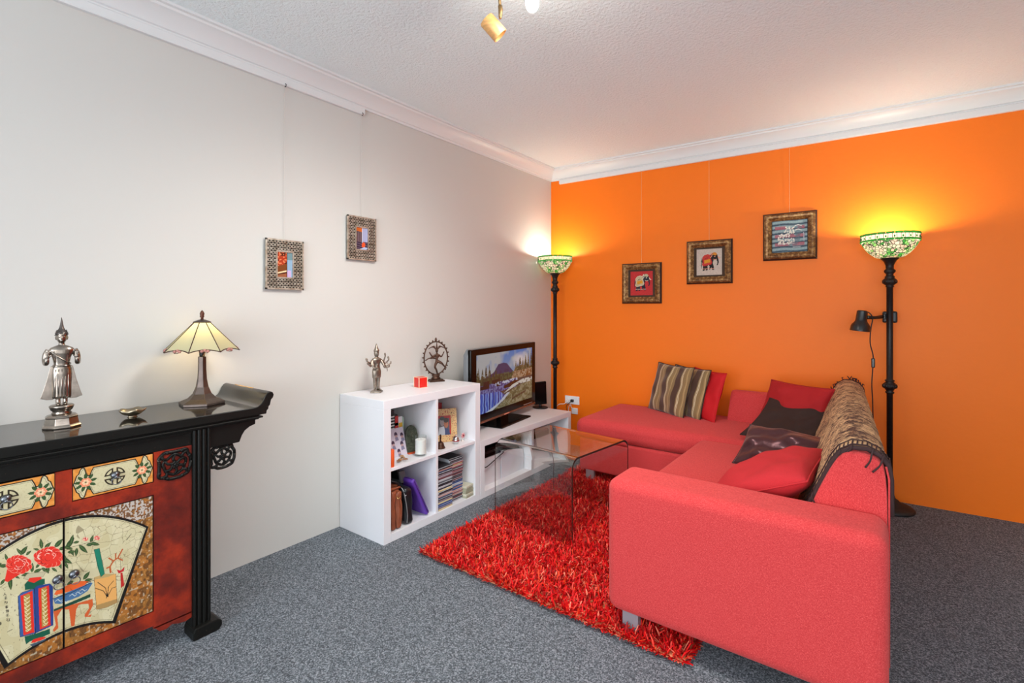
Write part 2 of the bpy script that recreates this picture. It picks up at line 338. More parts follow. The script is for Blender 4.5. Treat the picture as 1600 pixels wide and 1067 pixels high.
# legs with reeded fronts
for s in (1, -1):
    yy = (lambda y: y) if s == 1 else (lambda y: 2*YC-y)
    mb = MB(); a, c_ = sorted((yy(.806), yy(.872)))
    mb.box(.355, a, .03, .408, c_, .806)
    for q in (.008, .0245, .0415, .058): mb.tube([(.409, a+q, .04), (.409, a+q, .806)], .0085 if q in (.0245, .0415) else .0065, 10)
    lg = obj('leg', mb, lacquer, cab, auto=50)
    fp = [(yy(.800), .0), (yy(.800), .030), (yy(.806), .046), (yy(.868), .046), (yy(.890), .044), (yy(.904), .034), (yy(.904), .016), (yy(.893), .002), (yy(.880), 0)]
    obj('foot', MB().prism(fp, 'x', .345, .436), lacquer, lg, bevel=.004)
    mb = MB().box(.02, a, 0, .07, c_, .806); obj('leg', mb, lacquer, cab, bevel=.004)
    # side stretcher between front and rear leg
    obj('side_rail', MB().box(.07, a+.012, .74, .355, c_-.012, .806), lacquer, cab)
    # spandrel bracket beyond the leg with its carved openwork
    sp = [(.872, .806), (1.052, .806), (1.052, .786), (1.028, .779), (1.008, .766), (.996, .748), (.986, .722), (.872, .722)]
    sp = [(yy(y), z) for y, z in sp]
    br = obj('bracket', MB().prism(sp, 'x', .376, .402), lacquer, cab, bevel=.003)
    def scrollwork(y0, y1, z0, z1, x, seed, flip=1):
        """openwork of interlaced stems around a rosette"""
        mb = MB(); cy, cz = (y0+y1)/2, (z0+z1)/2; w, h = (y1-y0)/2, (z1-z0)/2
        R = [(cy+w*(.93*math.copysign(abs(math.cos(t))**.55, math.cos(t))+.05*math.cos(6*t)), cz+h*(.93*math.copysign(abs(math.sin(t))**.55, math.sin(t))+.05*math.cos(6*t))) for t in np.linspace(0, 2*PI, 41)]
        mb.tube([(x, y, z) for y, z in R], .0064, 8)
        mb.tube([(x, cy+w*.66*math.cos(t)*(1+.08*math.sin(5*t)), cz+h*.66*math.sin(t)*(1+.08*math.cos(4*t))) for t in np.linspace(0, 2*PI, 31)], .0056, 8)
        for k in range(6):
            a = k*PI/3+.3; mb.tube([(x+.003, cy+w*.16*math.cos(a), cz+h*.16*math.sin(a)), (x+.005, cy+w*.42*math.cos(a+.5), cz+h*.42*math.sin(a+.5)), (x+.002, cy+w*.66*math.cos(a+.2), cz+h*.66*math.sin(a+.2))], [.004, .0055, .0035], 6, smooth=3)
        for k in range(7):
            a = k*2*PI/7; mb.ball((x+.004, cy+w*.17*math.cos(a), cz+h*.17*math.sin(a)), .0062, n=8)
        mb.ball((x+.006, cy, cz), .007, n=8)
        for k in range(4):
            a = PI/4+k*PI/2; mb.tube([(x, cy+w*.62*math.cos(a), cz+h*.62*math.sin(a)), (x+.003, cy+w*.85*math.cos(a+.15), cz+h*.85*math.sin(a+.15)), (x, cy+w*1.08*math.cos(a), cz+h*1.08*math.sin(a))], [.005, .006, .005], 6, smooth=3)
            for e in (-.33, .33): mb.ball((x+.002, cy+w*.98*math.cos(a+e), cz+h*.98*math.sin(a+e)), .0065, n=8)
        return mb
    ya, yb_ = sorted((yy(.876), yy(.972)))
    obj('openwork_carving', scrollwork(ya, yb_, .628, .722, .389, 1), lacquer, br, smooth=True)
    ya, yb_ = sorted((yy(.692), yy(.804)))
    obj('carved_spandrel', scrollwork(ya, yb_, .636, .744, .402, 2), lacquer, cab, smooth=True)
# frieze between the legs
mb = MB().box(.375, 2*YC-.806, .750, .402, .806, .806); mb.box(.40, 2*YC-.806, .797, .408, .806, .806)
obj('frieze', mb, lacquer, cab, bevel=.002)
# red carcass
y0, y1 = 2*YC-.806, .806
mb = MB()
mb.box(.03, y0, .13, .385, y0+.02, .75); mb.box(.03, y1-.02, .13, .385, y1, .75); mb.box(.03, y0+.02, .13, .05, y1-.02, .75)
mb.box(.05, y0+.02, .13, .385, y1-.02, .15)
for a, c_ in ((y0, 2*YC-.681), (.681, y1)): mb.box(.385, a, .10, .402, c_, .75)
mb.box(.385, 2*YC-.681, .594, .402, .681, .640); mb.box(.385, YC-.021, .640, .402, YC+.021, .748)
AP = [(2*YC-.681, .164), (.681, .164), (.681, .10), (.700, .078), (.735, .072), (.765, .082), (.790, .070), (.806, .072)]
AP = [(2*YC-.681, .164), (.681, .164), (.681, .112), (2*YC-.681, .112)]
mb.prism(AP, 'x', .385, .402)
for s in (1, -1):
    q = [(.681, .104), (.70, .082), (.72, .079), (.74, .088), (.76, .080), (.785, .076), (.806, .082), (.806, .104)]
    mb.prism([(y if s == 1 else 2*YC-y, z) for y, z in q], 'x', .385, .402)
obj('carcass', mb, redlac, cab)
# ---- the painted doors
CREAM = (205, 197, 158); GREEN = (54, 82, 44); RED = (222, 50, 36); BLK = (22, 18, 16)
def door_canvas(y0, y1, z0, z1, W, Hh, seed):
    cv = Canvas(W, Hh, y0, y1, z0, z1, (150, 100, 44))
    a = vnoise(Hh, W, 9, seed); b_ = vnoise(Hh, W, 40, seed+1); c_ = vnoise(Hh, W, 90, seed+2)
    cv.put(a > .55, (168, 104, 40), .8); cv.put(b_ > .62, (92, 56, 26), .7); cv.put(c_ > .66, (190, 132, 66), .7)
    cv.put((c_*b_ > .40) , (66, 40, 22), .6)
    top = cv.v > z1-.075; cv.put(top & (b_ < .5), (104, 78, 62), .8); cv.put(top & (c_ > .55), (196, 190, 182), .85); cv.put((~top) & (vnoise(Hh, W, 60, seed+5) > .8), (196, 184, 160), .7)
    return cv
def arc(y_, up):   # fan edges: upper and lower arc (heights on the door plane)
    d = (y_-YC)
    return (.590-1.95*d*d) if up else (.217-2.05*d*d)
def fan_pts(off=0.0):
    P = [(YC+t, arc(YC+t, True)-off) for t in np.linspace(-.235+off*.9, .235-off*.9, 33)]
    Q = [(YC+t, arc(YC+t, False)+off) for t in np.linspace(.137-off*.9, -.137+off*.9, 25)]
    return P+Q
def D(pts, zx=4.4455, ox=0, oy=800):   # outlines read off the photograph of the door, carried to the door plane
    out = []
    c, s_ = math.cos(TH), math.sin(TH)
    for p in pts:
        px, py = ox+p[0]/zx, oy+p[1]/zx; a = (px-800)/775.0; rx, ry, rz = c*a-s_, s_*a+c, (482-py)/775.0
        t = (XF-2.55)/rx; out.append((ry*t, HC+rz*t))
    return out
def paint_fan(cv):
    cv.poly(fan_pts(0), BLK); f = fan_pts(.009); cv.poly(f, CREAM); inm = cv.mask(f)
    n = vnoise(cv.H, cv.W, 14, 3); cv.put(inm & (n > .62), (194, 182, 138), .6); cv.put(inm & (n < .3), (216, 208, 172), .6)
    # craquelure: cell borders of a jittered lattice
    r = np.random.default_rng(5); K = 420; sx = r.uniform(YC-.25, YC+.25, K); sz = r.uniform(.17, .6, K)
    d1 = np.full(cv.u.shape, 9.); d2 = np.full(cv.u.shape, 9.)
    for a, b_ in zip(sx, sz):
        d = np.hypot(cv.u-a, cv.v-b_); d2 = np.where(d < d1, d1, np.minimum(d2, d)); d1 = np.minimum(d1, d)
    cr = inm & ((d2-d1) < .0009) & (vnoise(cv.H, cv.W, 8, 8)+(cv.u-YC)*1.6 > .48)
    cv.put(cr, (120, 104, 74), .65)
    cv.put(inm & (vnoise(cv.H, cv.W, 110, 11) > .93), (90, 74, 54), .7)
    cv.line(fan_pts(.013), .0012, (96, 84, 60), True)
    def leaf(x, y, L, ang, w=.36, c=GREEN):
        ca, sa = math.cos(ang), math.sin(ang); pts = []
        for t in np.linspace(0, 1, 9): pts.append((t*L, w*L*.5*math.sin(PI*t**.8)))
        for t in np.linspace(1, 0, 9): pts.append((t*L, -w*L*.5*math.sin(PI*t**.8)))
        q = D([(x+a*ca-b_*sa, y+a*sa+b_*ca) for a, b_ in pts]); cv.poly(q, c); cv.line(q, .0009, (30, 44, 24), True)
        cv.line(D([(x, y), (x+L*.85*ca, y+L*.85*sa)]), .0009, (112, 134, 78))
    for x, y, L, a in ((20,370,60,2.9),(60,350,50,-1.9),(150,310,80,-.9),(160,305,55,-2.3),(190,310,45,-.7),(60,385,66,3.1),(10,440,60,2.8),(70,455,60,1.2),(75,480,75,1.45),(110,455,40,.5),(40,480,50,2.2),
        (300,265,70,-1.7),(320,262,60,-.75),(280,275,40,-2.9),(390,255,80,-.8),(420,270,60,-.3),(215,440,60,2.9),(230,430,65,-1.5),(245,430,60,-.4),(260,400,45,-.9),(340,380,60,1.5),(300,400,60,.6),(370,400,45,.6),(415,350,60,1.2),(440,330,80,.5),(440,300,55,.9),
        (470,260,90,-.9),(500,235,70,-1.3),(455,250,65,.3),(500,270,50,1.1),(545,260,60,1.7),(560,240,80,.75),(560,215,45,2.9),(610,240,60,-.2),(640,220,55,-1.2),(640,225,65,.2),(460,360,50,1.1),(480,290,60,-.1)): leaf(x, y, L, a)
    cv.line(D([(440, 290), (520, 250), (600, 230), (690, 200)]), .0012, (60, 50, 30))
    def peony(cx, cy, rx, ry, seed):
        r = random.Random(seed)
        for k in range(15):
            a = 2*PI*k/15; px, py = cx+rx*.72*math.cos(a)*r.uniform(.85, 1.1), cy+ry*.72*math.sin(a)*r.uniform(.85, 1.1); w = rx*.32
            q = D([(px+w*math.cos(t), py+w*.8*math.sin(t)) for t in np.linspace(0, 2*PI, 13)[:-1]]); cv.poly(q, RED); cv.line(q, .0008, (236, 160, 140), True)
        q = D([(cx+rx*.7*math.cos(t), cy+ry*.7*math.sin(t)) for t in np.linspace(0, 2*PI, 20)[:-1]]); cv.poly(q, (226, 56, 42))
        for k in range(16):
            a = r.uniform(0, 6.28); d = r.uniform(.1, .62); px, py = cx+rx*d*math.cos(a), cy+ry*d*math.sin(a)
            cv.line(D([(px+rx*.2*math.cos(t), py+rx*.15*math.sin(t)) for t in np.linspace(a-1.2, a+1.2, 7)]), .0010, (244, 214, 196) if k % 3 else (150, 24, 22))
    cv.poly(D([(40, 490), (60, 400), (150, 400), (170, 430), (60, 500)]), RED)
    peony(140, 375, 92, 62, 1); peony(350, 325, 100, 70, 2); peony(605, 198, 18, 12, 3); peony(686, 190, 20, 14, 4)
    # the two lidded vases with blue ribs
    cv.poly(D([(170,475),(200,440),(330,425),(310,460),(210,485)]), (190, 182, 150)); cv.line(D([(170,475),(200,440),(330,425),(310,460),(210,485)]), .0009, (120, 110, 84), True)
    cv.poly(D([(200,495),(215,470),(295,462),(300,480),(250,510)]), RED)
    cv.poly(D([(180,515),(200,492),(245,505),(290,480),(320,475),(322,510),(250,545),(182,555)]), (24, 88, 66))
    def rib(p, c): cv.poly(D(p), c)
    rib([(133,600),(165,570),(245,545),(255,860),(150,885),(145,840)], (60, 92, 150)); rib([(245,545),(268,525),(355,508),(378,530),(380,800),(255,858)], (44, 66, 132))
    rib([(150,595),(235,560),(248,850),(172,872)], RED); rib([(275,545),(350,522),(362,800),(285,832)], RED)
    rib([(172,595),(215,578),(226,835),(188,852)], (176, 140, 70)); rib([(296,545),(332,532),(342,800),(300,815)], (176, 140, 70))
    for (xa, xb, ya, yb2) in ((176, 216, 600, 845), (300, 334, 550, 805)):
        for k in range(9):
            y = ya+(yb2-ya)*k/9; sh = 12*(y-ya)/(yb2-ya); cv.line(D([(xa+sh, y), ((xa+xb)/2+sh, y+16), (xb+sh, y+2), ((xa+xb)/2+sh-6, y+26), (xa+sh, y+20)]), .0015, (236, 224, 176))
    cv.line(D([(133,600),(165,570),(245,545)]), .0011, (24, 30, 60)); cv.line(D([(246,545),(256,860)]), .0012, (20, 24, 54)); cv.line(D([(133,600),(148,882),(255,858)]), .0011, (24,30,60))
    cv.poly(D([(180,880),(250,862),(355,825),(358,860),(290,890),(215,915),(190,935),(182,905)]), (24, 88, 66))
    cv.poly(D([(222,925),(240,900),(290,885),(330,880),(320,895),(250,922)]), RED); cv.poly(D([(215,938),(330,893),(325,905),(235,950)]), (70, 84, 100))
    # table, green cloth edge, blue bowl heaped with red fruit
    cv.poly(D([(382,690),(640,580),(640,603),(382,712)]), (28, 70, 54))
    cv.poly(D([(380,705),(480,668),(500,660),(655,615),(657,660),(620,735),(648,722),(640,742),(600,742),(600,725),(630,680),(625,650),(560,655),(540,690),(528,805),(505,810),(490,690),(440,690),(408,740),(415,820),(385,848),(376,835),(398,800),(388,745)]), (206, 92, 44))
    cv.poly(D([(378,615),(640,500),(655,505),(620,560),(560,600),(430,652),(392,650)]), (70, 110, 152)); cv.line(D([(378,615),(500,575),(640,505)]), .002, (20,24,34))
    for x, y in ((420,628),(520,590),(590,555),(460,635),(560,575)): cv.line(D([(x-26,y+6),(x-8,y-8),(x+10,y+6),(x+24,y-6)]), .0014, (214, 220, 214))
    cv.poly(D([(385,585),(400,560),(480,520),(560,492),(630,490),(600,520),(500,562),(400,590)]), (226, 98, 42))
    for x in (440,500,560): cv.line(D([(x,545),(x+14,560)]), .0009, (120,40,24))
    cv.line(D([(610,505),(660,486),(705,488),(730,512)]), .0022, (30,26,26)); leaf(590, 480, 70, -.9); leaf(600, 488, 55, -.2); leaf(520, 490, 55, 2.6)
    # brush pot with an ink orchid, green scroll, coral and tassel
    cv.poly(D([(665,470),(816,440),(826,620),(752,672),(680,690)]), (226, 168, 96)); cv.poly(D([(682,660),(826,615),(826,640),(752,675),(682,690)]), (172, 138, 84))
    cv.line(D([(665,470),(816,440),(826,640),(752,675),(682,690)]), .0011, (130,92,44), True); cv.poly(D([(665,465),(740,440),(816,440),(760,462),(668,482)]), (188,160,104))
    for q in ([(755,600),(745,540),(690,500)],[(758,600),(765,530),(800,490)],[(755,600),(730,560),(672,540)],[(758,600),(790,540),(820,530)],[(750,610),(760,570),(764,600)]): cv.line(D(q), .0018, (24,22,20))
    cv.poly(D([(664,272),(702,262),(738,440),(712,462),(690,400)]), (32, 124, 98)); cv.line(D([(664,272),(702,262),(738,440),(712,462)]), .001, (14,60,46), True)
    cv.line(D([(780,430),(775,390),(755,400)]), .005, (184, 88, 40)); cv.line(D([(775,390),(800,350),(830,330),(862,270)]), .0045, (184, 88, 40)); cv.line(D([(800,350),(768,330)]), .004, (184,88,40)); cv.line(D([(830,330),(862,345)]), .004, (184,88,40)); cv.line(D([(815,340),(815,300)]), .0035, (184,88,40))
    cv.line(D([(850,345),(850,430)]), .0008, (90,60,40)); cv.poly(D([(822,410),(850,418),(878,390),(872,420),(858,428),(836,438)]), (190,32,40)); cv.poly(D([(848,435),(862,430),(876,520),(852,540)]), (186,40,36))
    # ink characters written down the left side
    def glyph(x, y, s_, strokes):
        for st in strokes: cv.line(D([(x+a*s_, y+b_*s_) for a, b_ in st]), .0013, (34, 28, 24))
    ren = [[(.5,0),(.45,.4),(0,1)],[(.48,.35),(1,.9)]]
    g = [[[(.1,.1),(.8,0)],[(.5,0),(.4,.9)],[(.0,.5),(.9,.4)],[(.2,.9),(.9,.8)]], [[(.2,0),(.1,.9)],[(0,.3),(.4,.25)],[(.6,.1),(.9,.1),(.8,.9)],[(.5,.5),(.95,.5)]],
         [[(0,.2),(.9,.1)],[(.2,.4),(.8,.4),(.8,.8),(.2,.8),(.2,.4)],[(.5,0),(.5,1)]], [[(.25,0),(.25,1)],[(0,.3),(.5,.3)],[(.6,.1),(.95,.1),(.95,.9),(.6,.9),(.6,.1)],[(.6,.5),(.95,.5)]]]
    glyph(32, 575, 20, ren)
    for k, (x, y) in enumerate(((38,602),(40,634),(44,664),(48,692),(50,722))): glyph(x, y, 20, g[k % 4])
    glyph(54, 750, 24, [[(.3,0),(0,.3),(.3,.4),(0,.7),(.3,.9)],[(.5,.3),(1,.25)],[(.75,.3),(.75,.9)],[(.45,.9),(1,.85)]])
    glyph(0, 780, 20, g[2]); cv.line(D([(60, 848), (95, 830)]), .0016, (60, 50, 40)); cv.line(D([(890,205),(925,160)]), .0013, (60,60,44)); cv.line(D([(895,200),(912,175)]), .002, (60,60,44))
for nm, (a, c_) in {'left': (2*YC-.679, YC-.001), 'right': (YC+.001, .679)}.items():
    cv = door_canvas(a, c_, .167, .592, 330, 470, 21 if nm == 'left' else 42); paint_fan(cv)
    e = np.minimum(np.minimum(cv.u-a, c_-cv.u), np.minimum(cv.v-.167, .592-cv.v)); cv.put(e < .0016, (30, 20, 14))
    dr = painted('door', cv, (XF-.018, a, .167), (0, c_-a, 0), (0, 0, .425), paint_m, cab, thick=.018)
    pz = .404; py = YC-.033 if nm == 'left' else YC+.027
    (py, pz), = D([(410, 478)] if nm == 'left' else [(523, 440)])
    mb = MB().lathe([(.0, .012), (.009, .011), (.0135, .006), (.014, 0)], n=20, M=Matrix.Translation((XF-.016, py, pz)) @ Matrix.Rotation(PI/2, 4, 'Y'), cap=False)
    mb.ball((XF-.003, py, pz-.004), .0055, n=10)
    R = [(XF+.001+.004*math.sin(t), py+.012*math.sin(t), pz-.016+.012*math.cos(t)) for t in np.linspace(0, 2*PI, 21)]; mb.tube(R, .0014, 6)
    obj('ring_pull', mb, pewter, dr, smooth=True, label='pewter boss with ring pull')
# ---- drawers
def drawer(y0, y1, z0, z1):
    cv = Canvas(300, 140, y0, y1, z0, z1, (222, 148, 66)); n = vnoise(140, 300, 10, 4); cv.put(n > .6, (204, 122, 48), .6); cv.put(n < .25, (232, 176, 110), .5)
    W_, H_ = y1-y0, z1-z0; cy, cz = (y0+y1)/2, (z0+z1)/2
    half = [(0,.86),(.52,.86),(.57,.62),(.60,.40),(.665,.40),(.70,.62),(.73,.92),(.78,.98),(.83,.86),(.86,.62),(.91,.52),(.945,.25),(.985,0)]
    half += [(x, -z) for x, z in half[::-1]]; P = [(cy+x*W_/2, cz+z*H_/2) for x, z in half]+[(cy-x*W_/2, cz+z*H_/2) for x, z in half[::-1]]
    cv.poly(P, CREAM); inm = cv.mask(P); cv.put(inm & (vnoise(140, 300, 30, 6) > .7), (190, 180, 140), .5); cv.line(P, .003, BLK, True)
    P2 = [(cy+(p[0]-cy)*.955, cz+(p[1]-cz)*.90) for p in P]; cv.line(P2, .0009, (60, 50, 36), True)
    for s in (-1, 1):
        fx = cy+s*.70*W_/2
        for k in range(9):
            a = k*2*PI/9+.2; L = .021
            q = [(fx+(.010+t*L)*math.cos(a)-w*math.sin(a), cz+(.010+t*L)*math.sin(a)+w*math.cos(a)) for t, w in ((0,0),(.3,.0045),(.7,.004),(1,0),(.7,-.004),(.3,-.0045))]
            cv.poly(q, GREEN); cv.line(q, .0006, (26,40,22), True)
        for k in range(6):
            a = k*PI/3; cv.ell(fx+.009*math.cos(a), cz+.009*math.sin(a), .0068, .0062, (232, 140, 104)); cv.ell(fx+.006*math.cos(a), cz+.006*math.sin(a), .004, .004, (236, 200, 160))
        cv.ell(fx, cz, .003, .003, (120, 110, 70))
    rr = .030; d = np.hypot(cv.u-cy, cv.v-cz); ax, az = np.abs(cv.u-cy), np.abs(cv.v-cz)
    key = (d > rr*.86) & (d < rr) & (ax > .0045) & (az > .0045) | (d < rr) & (ax > .0045) & (ax < .0088) & (az > .0045) | (d < rr) & (az > .0045) & (az < .0088) & (ax > .0045)
    key |= (d < rr*.62) & (d > rr*.48) & (ax > .0088) & (az > .006)
    cv.put(key, (48, 38, 24)); e = np.minimum(np.minimum(cv.u-y0, y1-cv.u), np.minimum(cv.v-z0, z1-cv.v)); cv.put(e < .0012, (36, 22, 14))
    dw = painted('drawer', cv, (XF-.0165, y0, z0), (0, W_, 0), (0, 0, H_), paint_m, cab, thick=.02)
    mb = MB().lathe([(.0, .012), (.008, .011), (.0125, .006), (.013, 0)], n=20, M=Matrix.Translation((XF-.015, cy, cz+.004)) @ Matrix.Rotation(PI/2, 4, 'Y'), cap=False)
    mb.ball((XF-.002, cy, cz), .0055, n=10); R = [(XF+.002+.004*math.sin(t), cy+.0125*math.sin(t), cz-.013+.0125*math.cos(t)) for t in np.linspace(0, 2*PI, 21)]; mb.tube(R, .0015, 6)
    obj('ring_pull', mb, pewter, dw, smooth=True, label='pewter boss with ring pull')
drawer(YC+.022, .678, .643, .747); drawer(2*YC-.678, YC-.022, .643, .747)
# ------------------------------------------------------------------ white cube bookcase and low television unit
white_lam = mat('white laminate', (232, 232, 236), .38, bmp=.05, bscale=60)
bk = thing('cube_bookcase', 'white square bookcase of four open cubbies against the white wall', 'bookcase', (.20, 2.138, 0))
BX = .40; Y0, Y1, ZT = 1.736, 2.540, .780
mb = MB(); mb.box(.004, Y0, ZT-.05, BX, Y1, ZT); obj('top_board', mb, white_lam, bk, bevel=.0015)
obj('side_panel', MB().box(.004, Y0, 0, BX, Y0+.05, ZT-.05), white_lam, bk, bevel=.0015)
obj('side_panel', MB().box(.004, Y1-.05, 0, BX, Y1, ZT-.05), white_lam, bk, bevel=.0015)
obj('bottom_board', MB().box(.004, Y0+.05, 0, BX, Y1-.05, .045), white_lam, bk, bevel=.0015)
obj('divider', MB().box(.004, 2.129, .045, BX-.001, 2.148, ZT-.05), white_lam, bk, bevel=.001)
obj('shelf', MB().box(.004, Y0+.05, .386, BX-.002, 2.129, .404), white_lam, bk, bevel=.001)
obj('shelf', MB().box(.004, 2.148, .386, BX-.002, Y1-.05, .404), white_lam, bk, bevel=.001)
US, LS = .4042, .0452      # shelf surfaces
tu = thing('television_unit', 'low white television bench with open compartments beside the bookcase', 'television bench', (.20, 3.15, 0))
T0, T1, TZ = 2.543, 3.755, .390
obj('top_board', MB().box(.004, T0, TZ-.042, BX, T1, TZ), white_lam, tu, bevel=.0015)
obj('side_panel', MB().box(.004, T0, 0, BX, T0+.045, TZ-.042), white_lam, tu, bevel=.001)
obj('side_panel', MB().box(.004, T1-.045, 0, BX, T1, TZ-.042), white_lam, tu, bevel=.001)
obj('bottom_board', MB().box(.004, T0+.045, 0, BX, T1-.045, .042), white_lam, tu, bevel=.001)
obj('divider', MB().box(.004, 3.155, .042, BX-.001, 3.185, TZ-.042), white_lam, tu, bevel=.001)
# ---- television
blk_gloss = mat('gloss black plastic', (12, 11, 11), .16, spec=.16); blk_matte = mat('matte black plastic', (22, 22, 23), .45); grey_pl = mat('grey plastic shell', (110, 114, 118), .4)
bronze_pl = mat('brown tinted trim', (112, 62, 40), .25)
TVA = math.atan2(.127, .992)
tv = thing('television', 'flat screen television showing a mountain river, turned towards the sofa', 'television', (.155, 3.115, TZ), TVA)
def box_(mb, *a, **k): mb.box(*a, **k); return mb
PW, PB, PT = .503, .052, .598   # half width, bottom and top above the bench
mb = MB().prism([(-PW, PB), (PW, PB), (PW, PT), (-PW, PT)], 'x', .0, .030)
obj('bezel', mb, blk_gloss, tv, local=True, bevel=.006)
mb = MB().prism([(-PW-.004, PB+.01), (PW+.004, PB+.01), (PW+.004, PT-.035), (PW-.03, PT+.001), (-PW+.03, PT+.001), (-PW-.004, PT-.035)], 'x', -.035, .006); mb.prism([(-.32, PB+.06), (.32, PB+.06), (.26, PT-.08), (-.26, PT-.08)], 'x', -.062, -.035)
obj('back_shell', mb, grey_pl, tv, local=True, bevel=.008)
obj('trim_strip', MB().box(.028, -PW+.006, PB+.004, .033, PW-.006, PB+.020), bronze_pl, tv, local=True, bevel=.002, label='brown strip along the lower bezel')
obj('badge', MB().box(.033, -.045, PB+.008, .0338, .035, PB+.016), mat('lit badge', (240, 150, 120), .3), tv, local=True)
obj('badge', MB().box(.030, .28, PB+.026, .0312, .44, PB+.032), mat('silver print', (170, 168, 170), .4, .6), tv, local=True, label='small silver row of lettering')
obj('neck', MB().box(-.03, -.06, .010, .012, .06, PB+.05), blk_gloss, tv, local=True, bevel=.004)
obj('stand_base', MB().prism([(-.10, -.235), (.125, -.235), (.125, .235), (-.10, .235)], 'z', .0, .012), blk_gloss, tv, local=True, bevel=.004)
SW, SH_ = .435, .215
cv = Canvas(340, 200, -1, 1, 0, 1, (70, 120, 190)); u, v = cv.u, cv.v
n1 = vnoise(200, 340, 5, 1); n2 = vnoise(200, 340, 14, 2); n3 = vnoise(200, 340, 40, 3); n4 = vnoise(200, 340, 80, 4)
sky = np.clip((v-.55)/.45, 0, 1)[..., None]; cv.c = (1-sky)*np.array(lin((134, 158, 182)))+sky*np.array(lin((50, 120, 190)))
cl = np.clip((n1*.6+n2*.4+np.clip(-u, 0, 1)*.35-.42)*3.2, 0, 1)[..., None]; cv.c = cv.c*(1-cl)+cl*np.array(lin((168, 176, 178)))
cl = np.clip(1-np.hypot((u-.55)/.35, (v-.80)/.16), 0, 1)[..., None]**.6*(.5+n2[..., None]*.5); cv.c = cv.c*(1-cl)+cl*np.array(lin((228, 214, 214)))
mt = [(-.72, .60), (-.45, .66), (-.30, .79), (-.12, .80), (.0, .78), (.12, .69), (.28, .58), (-.7, .56)]
cv.poly(mt, (38, 54, 92)); cv.put(cv.mask([(-.62,.60),(-.2,.70),(.1,.66),(.25,.58)]) & (n2 > .5), (30, 36, 74), .6)
cv.put((v < .62-.05*n1) & (v > .46), (46, 62, 44)); cv.put((v < .62) & (v > .50) & (n3 > .55), (84, 100, 60), .7)
cv.poly([(.18,.50),(.30,.66),(.55,.70),(1,.62),(1,.36),(.2,.42)], (128, 104, 76)); cv.put(cv.mask([(.18,.50),(.30,.66),(.55,.70),(1,.62),(1,.36),(.2,.42)]) & (n3 > .5), (176, 150, 122), .8); cv.put(cv.mask([(.5,.62),(1,.66),(1,.36),(.55,.40)]) & (n3 < .45), (112, 66, 24), .8)
r = random.Random(3)
for k in range(46):
    if k < 22: x = r.uniform(-1, -.28); b0 = .50; h = r.uniform(.10, .30)*(1.15 if x < -.6 else .8)
    else: x = r.uniform(.28, 1); b0 = .60; h = r.uniform(.12, .34)*(.6+.5*(x))
    w = .045+.02*r.random(); c = r.choice([(34, 48, 30), (52, 64, 36), (70, 74, 44), (96, 92, 60) if k >= 22 else (44, 58, 40)])
    cv.put(cv.mask([(x-w, b0), (x+w, b0), (x, b0+h)]) & (n4 > .22), c)
cv.put(v < .46, (72, 66, 60)); cv.put((v < .47) & (u < .35) & (v > .30), (64, 66, 122)); cv.put((v < .47) & (u < .35) & (v > .30) & (n3 > .55), (130, 136, 184), .7); cv.put((u < -.25) & (v > .40) & (v < .53) & (n2 > .42), (26, 24, 24))
cv.put((u > -.4) & (u < .4) & (v > .42) & (v < .475) & (n3 > .5), (200, 206, 220), .8)
cv.poly([(-.10,.38),(.3,.44),(.5,.40),(.2,.33),(-.1,.33)], (44, 26, 18))
fall = cv.mask([(-1,.34),(-.25,.30),(-.02,.18),(-.30,.06),(-.7,0),(-1,0)]); cv.put(fall, (58, 84, 176)); st = (np.sin(u*70+n2*3) > .3); cv.put(fall & st, (150, 172, 226), .7); cv.put(fall & (np.sin(u*41+1) > .8), (26, 20, 70), .8)
gr = cv.mask([(-.6,0),(-.2,.08),(.05,.24),(.3,.30),(1,.36),(1,0)]); cv.put(gr, (104, 104, 72)); cv.put(gr & (n3 > .55), (150, 144, 116), .8); cv.put(gr & (n2 < .3), (70, 74, 44), .7)
cv.put(cv.mask([(-.12,.24),(.2,.36),(.6,.42),(1,.42),(1,.34),(.4,.34),(.05,.27)]) & (n3 > .25), (206, 202, 192)); cv.put(cv.mask([(-.72,0),(-.3,.10),(0,.24),(.12,.24),(-.1,.13),(-.5,0)]), (188, 194, 206))
cv.put(cv.dist([(.2,.10),(.5,.14),(.72,.17)]) < .02, (60, 44, 34), .8)
tvm = vmat('television picture', .15, emit=.68); bb = tvm.node_tree.nodes['Principled BSDF']; tvm.node_tree.links.remove(bb.inputs['Base Color'].links[0]); bb.inputs['Base Color'].default_value = (.012, .012, .014, 1)
painted('screen', cv, (.0309, -SW, .124), (0, 2*SW, 0), (0, 0, 2*SH_), tvm, tv, local=True)
# ---- small speaker beside it
sp_ = thing('speaker', 'small flat black speaker on a foot behind the right end of the television', 'speaker', (.100, 3.728, TZ), -.50)
obj('cabinet', MB().prism([(-.062, .030), (.062, .030), (.055, .236), (-.068, .232)], 'x', -.012, .014), blk_gloss, sp_, local=True, bevel=.006)
obj('foot', MB().prism([(.075*math.cos(t), .068*math.sin(t)) for t in np.linspace(0, 2*PI, 25)[:-1]], 'z', 0, .008), blk_matte, sp_, local=True, bevel=.002)
obj('neck', MB().lathe([(.016, .006), (.010, .04)], n=12), blk_matte, sp_, local=True, smooth=True)
